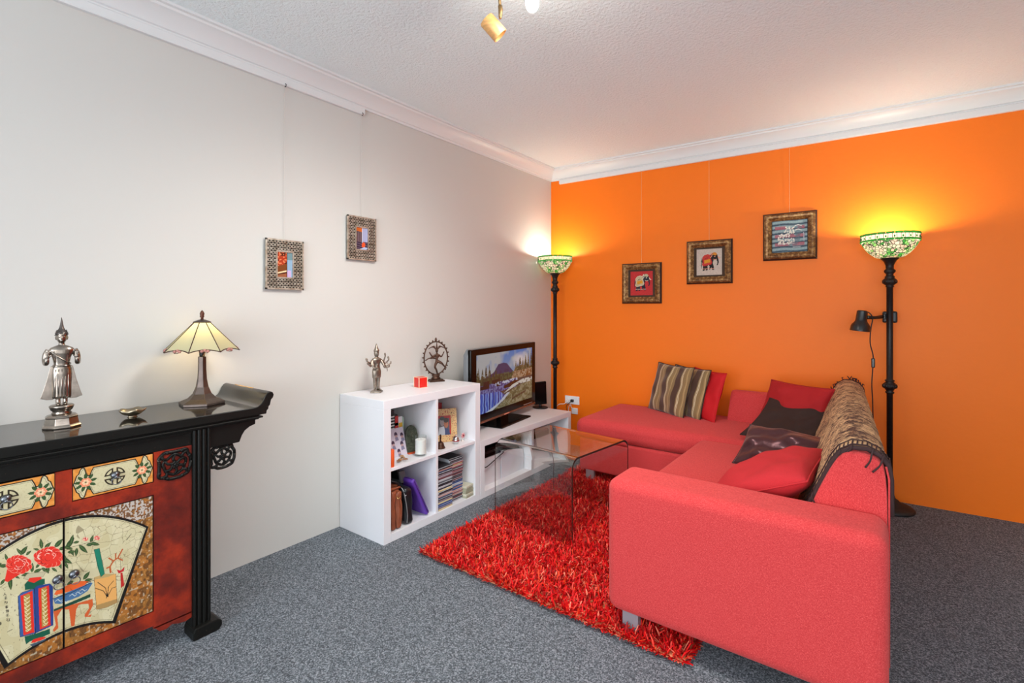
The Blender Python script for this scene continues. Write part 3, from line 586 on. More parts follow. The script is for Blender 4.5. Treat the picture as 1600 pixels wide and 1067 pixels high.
# ------------------------------------------------------------------ torchiere floor lamps
iron = mat('dark bronze metal', (38, 32, 31), .42, .45, var=.3, vscale=60)
iron_base = mat('blackened iron base', (30, 27, 26), .6, var=.3, vscale=60)
m, nt, b = NM('green and white stained glass'); stain = m
tc = nt.nodes.new('ShaderNodeTexCoord'); vo = nt.nodes.new('ShaderNodeTexVoronoi'); vo.inputs['Scale'].default_value = 58; nt.links.new(tc.outputs['Object'], vo.inputs['Vector'])
ve = nt.nodes.new('ShaderNodeTexVoronoi'); ve.feature = 'DISTANCE_TO_EDGE'; ve.inputs['Scale'].default_value = 58; nt.links.new(tc.outputs['Object'], ve.inputs['Vector'])
sepc = nt.nodes.new('ShaderNodeSeparateColor'); nt.links.new(vo.outputs['Color'], sepc.inputs[0])
r = ramp(nt, sepc.outputs[0], [(0, lin((246, 242, 228))), (.50, lin((246, 226, 214))), (.66, lin((170, 214, 150))), (.82, lin((96, 166, 96))), (.90, lin((240, 244, 228)))])
r.color_ramp.interpolation = 'CONSTANT'
le = nt.nodes.new('ShaderNodeMath'); le.operation = 'LESS_THAN'; le.inputs[1].default_value = .07; nt.links.new(ve.outputs[0], le.inputs[0])
mx = nt.nodes.new('ShaderNodeMix'); mx.data_type = 'RGBA'; nt.links.new(le.outputs[0], mx.inputs[0]); nt.links.new(r.outputs[0], mx.inputs[6]); mx.inputs[7].default_value = (*lin((30, 34, 24)), 1)
nt.nodes.remove(b); df = nt.nodes.new('ShaderNodeBsdfDiffuse'); tl = nt.nodes.new('ShaderNodeBsdfTranslucent'); mi = nt.nodes.new('ShaderNodeMixShader'); mi.inputs[0].default_value = .45
nt.links.new(mx.outputs[2], df.inputs[0]); nt.links.new(mx.outputs[2], tl.inputs[0]); nt.links.new(df.outputs[0], mi.inputs[1]); nt.links.new(tl.outputs[0], mi.inputs[2]); nt.links.new(mi.outputs[0], nt.nodes['Material Output'].inputs[0])
def glassy(name, c, mixf=.5, rough=None):
    m, nt, b = NM(name); nt.nodes.remove(b); df = nt.nodes.new('ShaderNodeBsdfDiffuse'); tl = nt.nodes.new('ShaderNodeBsdfTranslucent'); mi = nt.nodes.new('ShaderNodeMixShader'); mi.inputs[0].default_value = mixf
    df.inputs[0].default_value = (*lin(c), 1); tl.inputs[0].default_value = (*lin(c), 1)
    nt.links.new(df.outputs[0], mi.inputs[1]); nt.links.new(tl.outputs[0], mi.inputs[2]); nt.links.new(mi.outputs[0], nt.nodes['Material Output'].inputs[0]); return m
green_g = glassy('green glass strip', (78, 160, 84), .5); rim_g = glassy('cream rim glass', (150, 146, 124), .30); cream_g = glassy('cream glass bead', (240, 228, 212), .35)
bulb_on = mat('lit bulb', (255, 240, 214), .5, emit=(255, 226, 178), es=18)
def torchiere(loc, label, watts):
    t = thing('floor_lamp', label, 'floor lamp', loc)
    obj('base', MB().lathe([(.0, 0), (.128, 0), (.132, .010), (.118, .022), (.085, .034), (.060, .042), (.046, .060), (.030, .072), (.022, .10), (.017, .115)], n=36), iron_base, t, smooth=True, local=True)
    P = [(.0165, .11), (.0165, .735), (.024, .742), (.024, .748), (.018, .752), (.024, .764), (.0345, .778), (.0355, .790), (.030, .803), (.020, .812), (.026, .817), (.026, .822), (.0175, .828), (.0175, 1.415), (.024, 1.420), (.020, 1.427), (.033, 1.438), (.038, 1.452), (.034, 1.466), (.024, 1.476), (.028, 1.482), (.021, 1.488), (.019, 1.50), (.030, 1.513), (.031, 1.523), (.021, 1.534), (.022, 1.556), (.034, 1.584), (.050, 1.600), (.050, 1.606)]
    obj('pole', MB().lathe(P, n=24), iron, t, smooth=True, local=True)
    for zc in (.785, 1.452):
        mb = MB().lathe([(.030, zc-.014), (.034, zc-.009), (.0365, zc), (.034, zc+.009), (.030, zc+.014)], n=24, cap=False)
        for k in range(12):
            a = 2*PI*k/12; mb.ball((.033*math.cos(a), .033*math.sin(a), zc), .0075, n=6, sc=(1, 1, 1.9))
        obj('gadrooned_knop', mb, iron, t, smooth=True, local=True)
    B = [(.050, 1.604), (.075, 1.612), (.100, 1.632), (.120, 1.655), (.136, 1.680), (.148, 1.704)]
    bw = obj('glass_shade', MB().lathe(B, n=48, cap=False), stain, t, smooth=True, local=True); md = bw.modifiers.new('solid', 'SOLIDIFY'); md.thickness = .003
    mb = MB()
    for (za, zb, mi) in ((1.705, 1.714, 0), (1.744, 1.753, 0)):
        for k in range(22):
            a0, a1 = 2*PI*k/22+.01, 2*PI*(k+1)/22-.01
            pts = [((.152)*math.cos(a), (.152)*math.sin(a)) for a in (a0, (a0+a1)/2, a1)]+[((.157)*math.cos(a), (.157)*math.sin(a)) for a in (a1, (a0+a1)/2, a0)]
            mb.prism(pts, 'z', za, zb, 0)
    for k in range(22):
        a = 2*PI*k/22; mb.ball((.154*math.cos(a), .154*math.sin(a), 1.726), .0052, mi=0, n=6, sc=(.8, .8, 1.4))
    obj('rim_band', mb, [green_g, cream_g], bw, smooth=False, local=True)
    obj('rim_glass', MB().lathe([(.1525, 1.713), (.1525, 1.745)], n=48, cap=False), rim_g, bw, smooth=True, local=True)
    mb = MB()
    for zc in (1.7045, 1.7145, 1.7435, 1.7535): mb.tube([(.1565*math.cos(a), .1565*math.sin(a), zc) for a in np.linspace(0, 2*PI, 49)], .0014, 5)
    for k in range(44): a = 2*PI*(k+.5)/44; mb.tube([(.1545*math.cos(a), .1545*math.sin(a), 1.7145), (.1545*math.cos(a), .1545*math.sin(a), 1.7435)], .0011, 4)
    
    obj('leading', mb, [iron], bw, smooth=True, local=True)
    obj('bulb', MB().ball((0, 0, 1.665), .028, n=14, sc=(1, 1, 1.1)), bulb_on, t, smooth=True, local=True)
    L = light('torchiere_light', 'POINT', (loc[0], loc[1], 1.715), watts, (1.0, .90, .77), rad=.03)
    return t
torchiere((.168, 3.870, 0), 'bronze torchiere floor lamp in the corner between television and orange wall', 12)
torchiere((2.600, 3.985, 0), 'bronze torchiere floor lamp behind the sofa back, black reading lamp clamped on', 17)
# clip-on reading light
sb = mat('satin black metal', (16, 16, 17), .28, coat=.3)
cl = thing('clamp_lamp', 'black spot reading lamp clamped to the right floor lamp pole', 'lamp', (2.600, 3.985, 1.15))
hd = Vector((2.452, 3.862, 0)); ax = Vector((-.10, -.06, -.99)).normalized()
Mh = Matrix.Translation((hd.x+.008, hd.y+.005, 1.268)) @ ax.to_track_quat('Z', 'Y').to_matrix().to_4x4()
obj('lamp_head', MB().lathe([(.0, 0), (.024, .001), (.029, .006), (.031, .06), (.034, .072), (.046, .088), (.052, .10), (.055, .132), (.053, .133), (.050, .10), (.03, .07)], n=32, M=Mh, cap=False), sb, cl, auto=40)
obj('reflector', MB().lathe([(.0535, .128), (.049, .112), (.03, .095), (.0, .09)], n=28, M=Mh, cap=False), mat('brass reflector', (196, 120, 60), .35, .6), cl, smooth=True, label='brass coloured inner reflector')
obj('clamp', MB().box(2.562, 4.002, 1.188, 2.640, 4.040, 1.262), blk_matte, cl, bevel=.010)
obj('clamp_jaw', MB().box(2.566, 3.965, 1.212, 2.580, 4.006, 1.246), blk_matte, cl, bevel=.004)
obj('arm', MB().tube([(hd.x+.030, hd.y+.02, 1.225), (hd.x+.075, hd.y+.055, 1.222), (2.570, 3.985, 1.230)], [.013, .010, .013], 10, smooth=4), sb, cl, smooth=True)
cordm = mat('black rubber cord', (24, 22, 22), .6)
obj('cord', MB().tube([(2.470, 3.866, 1.262), (2.498, 3.885, 1.250), (2.512, 3.893, 1.215), (2.503, 3.888, 1.15), (2.500, 3.884, 1.06), (2.515, 3.893, .98), (2.513, 3.892, .90), (2.508, 3.900, .80), (2.512, 3.91, .70), (2.52, 3.95, .45), (2.56, 4.0, .10)], .0032, 6, smooth=5), cordm, cl, smooth=True)
obj('inline_switch', MB().box(2.505, 3.884, .905, 2.525, 3.900, .965), sb, cl, bevel=.005)
# ------------------------------------------------------------------ table lamp on the cabinet
bz = mat('brushed bronze', (92, 80, 74), .38, .75, var=.15, vscale=40)
LX, LY, LZ = .150, .942, .8605
tl_ = thing('table_lamp', 'bronze table lamp with cream leaded glass shade on the black cabinet', 'table lamp', (LX, LY, LZ))
HX = PI/6+.35
mb = MB().lathe([(.0, 0), (.092, 0), (.092, .010), (.086, .014), (.058, .026), (.038, .046), (.026, .075), (.0195, .11), (.0170, .15), (.0165, .20), (.0165, .208), (.0, .208)], n=6, ang=HX)
obj('base', mb, bz, tl_, local=True, bevel=.0015)
mb = MB().lathe([(.009, .205), (.011, .215), (.011, .24), (.006, .245)], n=14)
obj('socket', mb, blk_matte, tl_, local=True, smooth=True)
mb = MB().tube([(.034*math.sin(t), 0, .242-.032*math.cos(t)) for t in np.linspace(-1.9, 1.9, 19)], .0018, 6)
obj('harp', mb, worn_gold, tl_, local=True, smooth=True)
shade_g = glassy('cream opal glass', (214, 210, 178), .5); pink_g = glassy('pink glass', (214, 160, 150), .4)
N6 = 8; R0, R1, Z0_, Z1_ = .030, .150, .360, .235
sh = MB(); ld = MB(); pks = []
for k in range(N6):
    a0, a1 = 2*PI*k/N6+HX, 2*PI*(k+1)/N6+HX; am = (a0+a1)/2
    t0 = Vector((R0*math.cos(a0), R0*math.sin(a0), Z0_)); t1 = Vector((R0*math.cos(a1), R0*math.sin(a1), Z0_)); b0 = Vector((R1*math.cos(a0), R1*math.sin(a0), Z1_)); b1 = Vector((R1*math.cos(a1), R1*math.sin(a1), Z1_))
    nseg = 10; top = [t0.lerp(t1, i/nseg) for i in range(nseg+1)]; bot = []
    for i in range(nseg+1):
        p = b0.lerp(b1, i/nseg); sc = math.sin(PI*i/nseg)**.8; q = p.lerp(t0.lerp(t1, i/nseg), .085*sc); bot.append(q)
    mids = [top[i].lerp(bot[i], .5) for i in range(nseg+1)]
    vs = top+mids+bot; n_ = nseg+1
    sh.add(vs, [(j*n_+i, j*n_+i+1, (j+1)*n_+i+1, (j+1)*n_+i) for j in range(2) for i in range(nseg)])
    ld.tube([t0, b0], .0019, 6); ld.tube(bot, .0022, 6)
    c = b0.lerp(b1, .5).lerp(t0.lerp(t1, .5), .05); tng = (b1-b0).normalized(); dn = (c-t0.lerp(t1, .5)).normalized()
    pk = MB(); pks.append(pk)
    for s in (-1, 0, 1): pk.ball(c+tng*.011*s+dn*(.002 if s else -.003), .0065, n=6)
    ld.tube([c-tng*.02, c-tng*.008+dn*.010, c+tng*.008+dn*.010, c+tng*.02], .0014, 5)
shd = obj('lamp_shade', sh, shade_g, tl_, local=True); md = shd.modifiers.new('solid', 'SOLIDIFY'); md.thickness = .002
obj('leading', ld, mat('lead came', (70, 44, 34), .5, .5), shd, local=True, smooth=True); 
for pk in pks: obj('glass_flower', pk, pink_g, shd, local=True, label='pink glass petals on the rim')
obj('cap', MB().lathe([(.0, .372), (.012, .371), (.034, .362), (.0355, .358), (.033, .357)], n=24), bz, tl_, local=True, smooth=True)
obj('finial', MB().lathe([(.0, .368), (.007, .370), (.005, .378), (.009, .384), (.0075, .390), (.0095, .396), (.007, .404), (.003, .410), (.0, .413)], n=14), mat('rust brown finial', (92, 52, 36), .4, .5), tl_, local=True, smooth=True)
obj('bulb', MB().ball((0, 0, .285), .024, n=12, sc=(1, 1, 1.2)), bulb_on, tl_, local=True, smooth=True)
light('table_lamp_light', 'POINT', (LX, LY, LZ+.325), 1.0, (1.0, .84, .60), rad=.02)
# ------------------------------------------------------------------ ceiling spotlight
oak = mat('honey coloured wood', (206, 152, 92), .35, var=.2, vscale=30, stretch=(1, 1, 6)); brass = mat('aged brass', (150, 122, 84), .35, .8)
cs = thing('ceiling_spotlight', 'brass ceiling light with a wooden spot head and a bare lit globe', 'ceiling light', (1.52, 1.40, H))
obj('ceiling_plate', MB().box(1.34, 1.36, 2.575, 1.72, 1.43, H-.001), brass, cs, bevel=.006)
ah = obj('arm', MB().tube([(1.42, 1.40, 2.58), (1.385, 1.46, 2.53), (1.352, 1.53, 2.50), (1.345, 1.545, 2.47)], .006, 8, smooth=5), brass, cs, smooth=True)
obj('knuckle', MB().tube([(1.345, 1.545, 2.475), (1.347, 1.546, 2.462), (1.346, 1.546, 2.44), (1.344, 1.546, 2.425)], [.009, .0095, .008, .005], 10), brass, cs, smooth=True)
hx = Vector((.803, .596, 0)); axd = (hx*.62+Vector((0, 0, -.62))+Vector((-.1, .12, 0))).normalized(); hc = Vector((1.306, 1.553, 2.405))
Mh = Matrix.Translation(hc-axd*.043) @ axd.to_track_quat('Z', 'Y').to_matrix().to_4x4()
obj('spot_head', MB().lathe([(.0, .0), (.030, .0), (.0325, .004), (.0325, .083), (.029, .084), (.027, .06), (.0, .055)], n=28, M=Mh, cap=False), oak, cs, auto=40)
obj('lamp_holder', MB().lathe([(.020, 2.575), (.020, 2.50), (.017, 2.462)], c=(1.502, 1.54, 0), n=18), brass, cs, smooth=True)
gb = MB().ball((1.502, 1.54, 2.425), .026, n=18, sc=(1, 1, 1.25)); obj('globe_bulb', gb, mat('bright globe', (255, 255, 255), .4, emit=(255, 246, 232), es=22), cs, smooth=True)
light('globe_light', 'POINT', (1.51, 1.57, 2.33), 3.5, (1.0, .93, .82), rad=.05)
# ------------------------------------------------------------------ red sectional sofa
m, nt, b = NM('red woven upholstery'); sofa_m = m
n1 = noise_in(nt, 1, 2, stretch=(620, 620, 200), rough=.7); n2 = noise_in(nt, 1, 2, stretch=(200, 200, 620), rough=.7)
dv = nt.nodes.new('ShaderNodeMath'); dv.operation = 'ADD'; nt.links.new(n1.outputs['Fac'], dv.inputs[0]); nt.links.new(n2.outputs['Fac'], dv.inputs[1])
hv = nt.nodes.new('ShaderNodeMath'); hv.operation = 'MULTIPLY'; hv.inputs[1].default_value = .5; nt.links.new(dv.outputs[0], hv.inputs[0])
r = ramp(nt, hv.outputs[0], [(.34, lin((182, 48, 51))), (.50, lin((204, 62, 63))), (.66, lin((228, 94, 92)))]); nt.links.new(r.outputs[0], b.inputs['Base Color'])
b.inputs['Roughness'].default_value = .9; b.inputs['Specular IOR Level'].default_value = .2; b.inputs['Sheen Weight'].default_value = .16; b.inputs['Sheen Roughness'].default_value = .5; b.inputs['Sheen Tint'].default_value = (1, .55, .5, 1)
bump(nt, b, hv.outputs[0], .5, .002)
def rbox(x0, y0, z0, x1, y1, z1, r, crown=0.0, n=7, wob=0.0, f=None):
    """box with truly rounded edges and a slightly crowned top; f deforms the points"""
    mb = MB(); c = Vector(((x0+x1)/2, (y0+y1)/2, (z0+z1)/2)); h = Vector(((x1-x0)/2, (y1-y0)/2, (z1-z0)/2)); rr = min(r, h.x, h.y, h.z)
    def axis(hh):
        L = hh-rr; a = [-hh+rr*(1-math.cos(t)) if False else -L-rr*math.tan(PI/4-t*PI/4/5) for t in range(0, 5)]
        a = [-L-rr*math.tan((5-t)/5*PI/4) for t in range(5)]
        m_ = [-L+2*L*i/n for i in range(n+1)]; return a+m_+[-q for q in a[::-1]]
    A = [axis(h.x), axis(h.y), axis(h.z)]
    for d in range(3):
        for s in (-1, 1):
            i, j = (d+1) % 3, (d+2) % 3; U, V = A[i], A[j]; vs = []
            for q in V:
                for p in U:
                    P = Vector((0,0,0)); P[d] = s*h[d]; P[i] = p; P[j] = q
                    I = Vector([max(-(h[k]-rr), min(h[k]-rr, P[k])) for k in range(3)]); D_ = P-I
                    if D_.length > 1e-9: P = I+D_.normalized()*rr
                    if crown and P.z > 0: P.z += crown*(1-(P.x/h.x)**2)*(1-(P.y/h.y)**2)*(P.z/h.z)
                    Q = P+c
                    if f: Q = f(Q)
                    vs.append(Q)
            nu = len(U); fs = [(b_*nu+a, b_*nu+a+1, (b_+1)*nu+a+1, (b_+1)*nu+a) for b_ in range(len(V)-1) for a in range(nu-1)]
            mb.add(vs, fs)
    return weld(mb)
def weld(mb, tol=1e-5):
    key = {}; mp = []; nv = []
    for p in mb.v:
        k = (round(p[0]/tol), round(p[1]/tol), round(p[2]/tol))
        if k not in key: key[k] = len(nv); nv.append(p)
        mp.append(key[k])
    fs = []; ms = []
    for f, m_ in zip(mb.f, mb.m):
        g = []
        for i in f:
            if mp[i] not in g: g.append(mp[i])
        if len(g) > 2: fs.append(tuple(g)); ms.append(m_)
    mb.v, mb.f, mb.m = nv, fs, ms; return mb
chrome = mat('brushed steel', (156, 158, 166), .4, .35)
sofa = thing('sectional_sofa', 'large red fabric corner sofa with a broad square arm nearest the camera', 'sofa', (1.75, 3.0, 0))
obj('armrest', rbox(1.668, 1.816, .08, 2.572, 2.052, .604, .045, .0), sofa_m, sofa, smooth=True)
obj('base', rbox(1.690, 2.045, .08, 2.40, 3.275, .300, .02), sofa_m, sofa, smooth=True)
obj('base', rbox(.735, 3.295, .08, 2.42, 4.060, .312, .02), sofa_m, sofa, smooth=True)
obj('seat_cushion', rbox(1.615, 2.054, .285, 2.42, 3.270, .452, .055, .018), sofa_m, sofa, smooth=True)
obj('seat_cushion', rbox(.700, 3.280, .312, 2.40, 4.055, .458, .06, .012), sofa_m, sofa, smooth=True)
def backrest(prof, axis, a, b_, nseg, shear=0.0, r=.02, cap=.018):
    """padded backrest: an outline lofted along an axis with softened ends"""
    n = len(prof); cx = sum(p[0] for p in prof)/n; cz = sum(p[1] for p in prof)/n; vs = []; ts = [0, .004, .012, .03]+[(.06+(1-.12)*i/nseg) for i in range(nseg+1)]+[.97, .988, .996, 1]
    L = b_-a
    sc = {0: .95, .004: .975, .012: .992}
    for t in ts:
        q = min(t, 1-t); k = 1-(.03*max(0, 1-q*L/.03)**2)
        for p in prof:
            x, z = cx+(p[0]-cx)*k, cz+(p[1]-cz)*k; s_ = a+L*t
            vs.append((x+shear*(s_-a), s_, z) if axis == 'y' else (s_, x, z))
    m_ = len(ts); fs = [(j*n+k, j*n+(k+1) % n, (j+1)*n+(k+1) % n, (j+1)*n+k) for j in range(m_-1) for k in range(n)]+[tuple(range(n))[::-1], tuple((m_-1)*n+k for k in range(n))]
    return MB().add(vs, fs)
def smooth_profile(P, it=3):
    for _ in range(it):
        Q = []
        for i in range(len(P)):
            a, b_ = P[i], P[(i+1) % len(P)]; Q += [(a[0]*.75+b_[0]*.25, a[1]*.75+b_[1]*.25), (a[0]*.25+b_[0]*.75, a[1]*.25+b_[1]*.75)]
        P = Q
    return P
BPF = [(2.285, .10), (2.30, .42), (2.355, .60), (2.425, .765), (2.46, .800), (2.535, .795), (2.572, .760), (2.572, .45), (2.568, .10)]
SHR = -.060
obj('backrest', backrest(smooth_profile(BPF, 3), 'y', 2.035, 3.99, 10, SHR), sofa_m, sofa, auto=50)
BP2 = [(3.82, .44), (3.90, .57), (3.95, .65), (3.985, .668), (4.04, .668), (4.068, .64), (4.072, .45), (4.072, .10), (3.98, .10), (3.90, .40)]
obj('backrest', backrest(smooth_profile(BP2, 3), 'x', 1.655, 2.37, 6), sofa_m, sofa, auto=50)
mb = MB().tube([(2.574, 2.040, .105), (2.574, 2.040, .72), (2.566, 2.042, .760)], .0035, 6)
obj('piping', mb, sofa_m, sofa, smooth=True)
for x, y in ((1.725, 1.85), (2.47, 1.85), (.79, 3.30), (.80, 4.0), (1.60, 3.40), (2.30, 3.98)):
    obj('leg', MB().box(x, y, 0, x+.065, y+.03, .085), chrome, sofa, bevel=.002)
# ---- fringed throw over the back
m, nt, b = NM('brown and beige woven throw'); throw_m = m
n1 = noise_in(nt, 1, 3, stretch=(24, 80, 24), rough=.62); n1.inputs['Distortion'].default_value = 2.0
n2 = noise_in(nt, 9, 2)
sm = nt.nodes.new('ShaderNodeMath'); sm.operation = 'MULTIPLY_ADD'; sm.inputs[1].default_value = .35; nt.links.new(n2.outputs['Fac'], sm.inputs[0]); nt.links.new(n1.outputs['Fac'], sm.inputs[2])
r = ramp(nt, sm.outputs[0], [(.60, lin((222, 186, 140))), (.675, lin((204, 164, 120))), (.70, lin((92, 58, 46))), (.80, lin((58, 36, 34)))]); nt.links.new(r.outputs[0], b.inputs['Base Color'])
b.inputs['Roughness'].default_value = .9; bump(nt, b, n1.outputs['Fac'], 1.0, .006)
dark_f = mat('dark brown yarn', (56, 34, 34), .9); beige_f = mat('beige yarn', (206, 174, 132), .9, bmp=.3, bscale=300)
thr = thing('throw_blanket', 'brown and beige woven throw with dark fringe laid over the sofa back', 'throw', (2.45, 3.0, .80))
OUT = [(2.30, .452), (2.318, .50), (2.345, .56), (2.365, .61), (2.395, .68), (2.422, .745), (2.445, .782), (2.478, .804), (2.515, .805), (2.548, .790), (2.568, .764), (2.5745, .72), (2.575, .66), (2.575, .60)]
def off(P, d):
    Q = []
    for i, p in enumerate(P):
        a, b_ = P[max(i-1, 0)], P[min(i+1, len(P)-1)]; tx, tz = b_[0]-a[0], b_[1]-a[1]; L = math.hypot(tx, tz); Q.append((p[0]-tz/L*d, p[1]+tx/L*d))
    return Q
def drape(y0, y1, n, d, wob=.003, seed=0, i0=0, i1=None):
    P0 = off(OUT, d)[i0:i1]; P1 = off(OUT, d-.0035)[i0:i1]; rr = random.Random(seed); ph = [rr.uniform(0, 6) for _ in P0]
    vs = []; N = len(P0)
    for j in range(n+1):
        y = y0+(y1-y0)*j/n
        for L in (P0, P1):
            for i, (x, z) in enumerate(L): w = wob*math.sin(y*23+ph[i]*.5+i*.7)+wob*.6*math.sin(y*51+i); vs.append((x+SHR*(y-2.035)-abs(w)*.7, y, z+abs(w)*.7))
    fs = []
    for j in range(n):
        for i in range(N-1):
            a = j*2*N+i; fs.append((a, a+1, a+2*N+1, a+2*N)); a += N; fs.append((a+2*N, a+2*N+1, a+1, a))
        a = j*2*N; fs.append((a, a+2*N, a+3*N, a+N)); a += N-1; fs.append((a, a+N, a+3*N, a+2*N))
    for i in range(N-1): fs.append((i, i+N, i+N+1, i+1)); a = n*2*N+i; fs.append((a, a+1, a+N+1, a+N))
    return MB().add(vs, fs)
obj('cloth', drape(2.136, 3.90, 60, .009), throw_m, thr, smooth=True)
for (ya, yb2, yc) in ((2.068, 2.136, 2.050), (3.90, 3.92, 3.935)):
    bd = obj('border', drape(ya, yb2, 2, .0095, .001), beige_f, thr, smooth=True, label='beige band with dark ticks')
    mb = MB(); P0 = off(OUT, .0105)
    dense = []
    for i in range(len(P0)-1):
        for k in range(3): t = k/3; dense.append((P0[i][0]*(1-t)+P0[i+1][0]*t, P0[i][1]*(1-t)+P0[i+1][1]*t))
    for i, (x, z) in enumerate(dense): mb.box(x-.0022+SHR*(ya-2.035), ya+.006, z-.002, x+.0022+SHR*(ya-2.035), yb2-.006, z+.0028)
    for (x, z) in (): pass
    mb2 = MB(); q = min(ya, yb2)-.001
    for yy in (ya, yb2): mb2.tube([(x+SHR*(yy-2.035), yy, z) for x, z in P0], .0032, 5)
    mb2.tube([(x+SHR*(yc-2.035), yc, z-.003) for x, z in off(OUT, .006)], .008, 7, flat=1)
    mb2.v += []; obj('edge_cord', mb2, dark_f, thr, smooth=True, label='dark brown plaited edge')
    obj('tick_stitch', mb, dark_f, bd)['kind'] = 'stuff'
for i, (t, L, dy) in enumerate(((1.6, .05, .02), (3.2, .045, .01), (8.4, .060, -.022), (9.2, .055, -.03), (6.1, .018, -.01), (7.0, .02, -.012))):
    k = int(t); f_ = t-k; P0 = off(OUT, .012); x = P0[k][0]*(1-f_)+P0[k+1][0]*f_; z = P0[k][1]*(1-f_)+P0[k+1][1]*f_
    obj('tassel', MB().tube([(x, 2.046, z), (x-.004, 2.034, z-.012), (x+dy*.4, 2.030, z-L*.6), (x+dy, 2.030, z-L)], [.003, .003, .0026, .0034], 6, smooth=3), dark_f, thr, smooth=True)
rr = random.Random(5)
for i in range(16):
    k = 4+rr.random()*6; j = int(k); f_ = k-j; P0 = off(OUT, .012); x = P0[j][0]*(1-f_)+P0[j+1][0]*f_+SHR*1.9; z = P0[j][1]*(1-f_)+P0[j+1][1]*f_
    obj('tassel', MB().tube([(x, 3.93, z), (x+rr.uniform(-.01, .01), 3.94, z+.012), (x+rr.uniform(-.015, .015), 3.95, z+rr.uniform(.0, .02))], [.003, .003, .0015], 5, smooth=2), dark_f, thr, smooth=True)
# ------------------------------------------------------------------ cushions
def pillow(name, label, center, phi, lean, w, h, t, m, roll=0, seed=0, pinch=.06, wr=.006, group=None, pw=.42, corner=None, seam=None, droop=0):
    """cushion standing on its lower edge at `center`; phi = direction of its width, lean = tilt back from upright"""
    u = Vector((math.cos(phi), math.sin(phi), 0)); nb = Vector((-math.sin(phi), math.cos(phi), 0)); v = Vector((0,0,1))*math.cos(lean)+nb*math.sin(lean); n = u.cross(v)
    if roll:
        R = Matrix.Rotation(roll, 3, n); u = R @ u; v = R @ v
    N = 34; mb = MB(); rr = random.Random(seed); ph = [rr.uniform(0, 6.3) for _ in range(8)]; ctr = Vector(center)+v*h/2
    pts = {}
    def P(a, b_, s):
        e = (1-a*a)*(1-b_*b_); th = t/2*max(e, 0)**pw
        k = 1-pinch*(1-abs(a)**2)*(abs(b_)**3); k2 = 1-pinch*(1-abs(b_)**2)*(abs(a)**3)
        w_ = wr*(math.sin(a*5+b_*3+ph[0])+.6*math.sin(a*-4+b_*9+ph[1])+.5*math.sin(a*11+ph[2])*math.sin(b_*7+ph[3]))*min(1, e*2.0)**.5
        q = ctr+u*(a*w/2*k2)+v*(b_*h/2*k)+n*(s*(th+w_))+Vector((0, 0, -droop*(a*a+b_*b_)*.5))
        return q
    for s in (1, -1):
        vs = [P(-1+2*i/N, -1+2*j/N, s) for j in range(N+1) for i in range(N+1)]
        fs = [(j*(N+1)+i, j*(N+1)+i+1, (j+1)*(N+1)+i+1, (j+1)*(N+1)+i) for j in range(N) for i in range(N)]
        if s < 0: fs = [f[::-1] for f in fs]
        mb.add(vs, fs)
    weld(mb, 1e-4)
    # UVs for the stripes come from an object-space frame: origin at the middle, x along the width
    B = Matrix((u, v, n)).transposed().to_4x4(); Mi = (Matrix.Translation(ctr) @ B)
    me_pts = [Mi.inverted() @ Vector(p) for p in mb.v]; mb.v = [tuple(p) for p in me_pts]
    me = bpy.data.meshes.new(name); me.from_pydata(mb.v, [], mb.f); me.materials.append(m); me.polygons.foreach_set('use_smooth', [True]*len(me.polygons))
    root = thing(name, label, 'cushion', tuple(ctr), 0, group); root.matrix_basis = Mi
    root.rotation_euler = Mi.to_euler(); root.location = ctr
    bm = bmesh.new(); bm.from_mesh(me); bmesh.ops.recalc_face_normals(bm, faces=bm.faces); bm.to_mesh(me); bm.free()
    o = bpy.data.objects.new('cover', me); COL.objects.link(o); o.parent = root
    mb = MB(); E = []
    for a in np.linspace(-1, 1, N//2+1): E.append(P(a, -1, 1))
    for a in np.linspace(-1, 1, N//2+1)[1:]: E.append(P(1, a, 1))
    for a in np.linspace(1, -1, N//2+1)[1:]: E.append(P(a, 1, 1))
    for a in np.linspace(1, -1, N//2+1)[1:]: E.append(P(-1, a, 1))
    mb.tube([Mi.inverted() @ p for p in E], .0035, 6)
    mb_me = bpy.data.meshes.new('seam'); mb_me.from_pydata(mb.v, [], mb.f); mb_me.materials.append(seam or m); mb_me.polygons.foreach_set('use_smooth', [True]*len(mb_me.polygons))
    o = bpy.data.objects.new('seam', mb_me); COL.objects.link(o); o.parent = root
    return root
m, nt, b = NM('brown striped cotton'); stripe_m = m
tc = nt.nodes.new('ShaderNodeTexCoord'); sx = nt.nodes.new('ShaderNodeSeparateXYZ'); nt.links.new(tc.outputs['Object'], sx.inputs[0])
nn = noise_in(nt, 6, 2); ma = nt.nodes.new('ShaderNodeMath'); ma.operation = 'MULTIPLY_ADD'; ma.inputs[1].default_value = .005; nt.links.new(nn.outputs['Fac'], ma.inputs[0]); nt.links.new(sx.outputs[0], ma.inputs[2])
md_ = nt.nodes.new('ShaderNodeMath'); md_.operation = 'MULTIPLY'; md_.inputs[1].default_value = 1/.135; nt.links.new(ma.outputs[0], md_.inputs[0])
fr_ = nt.nodes.new('ShaderNodeMath'); fr_.operation = 'FRACT'; nt.links.new(md_.outputs[0], fr_.inputs[0])
DB, KH, CRm = lin((72, 44, 28)), lin((134, 108, 68)), lin((222, 206, 170))
r = ramp(nt, fr_.outputs[0], [(0, KH), (.07, CRm), (.10, KH), (.13, CRm), (.16, KH), (.36, lin((150, 122, 78))), (.42, lin((178, 150, 104))), (.45, KH), (.62, DB), (.98, DB)])
r.color_ramp.interpolation = 'CONSTANT'; nt.links.new(r.outputs[0], b.inputs['Base Color']); b.inputs['Roughness'].default_value = .85; n = noise_in(nt, 300, 2); bump(nt, b, n.outputs['Fac'], .2, .001)
b.inputs['Sheen Weight'].default_value = .3
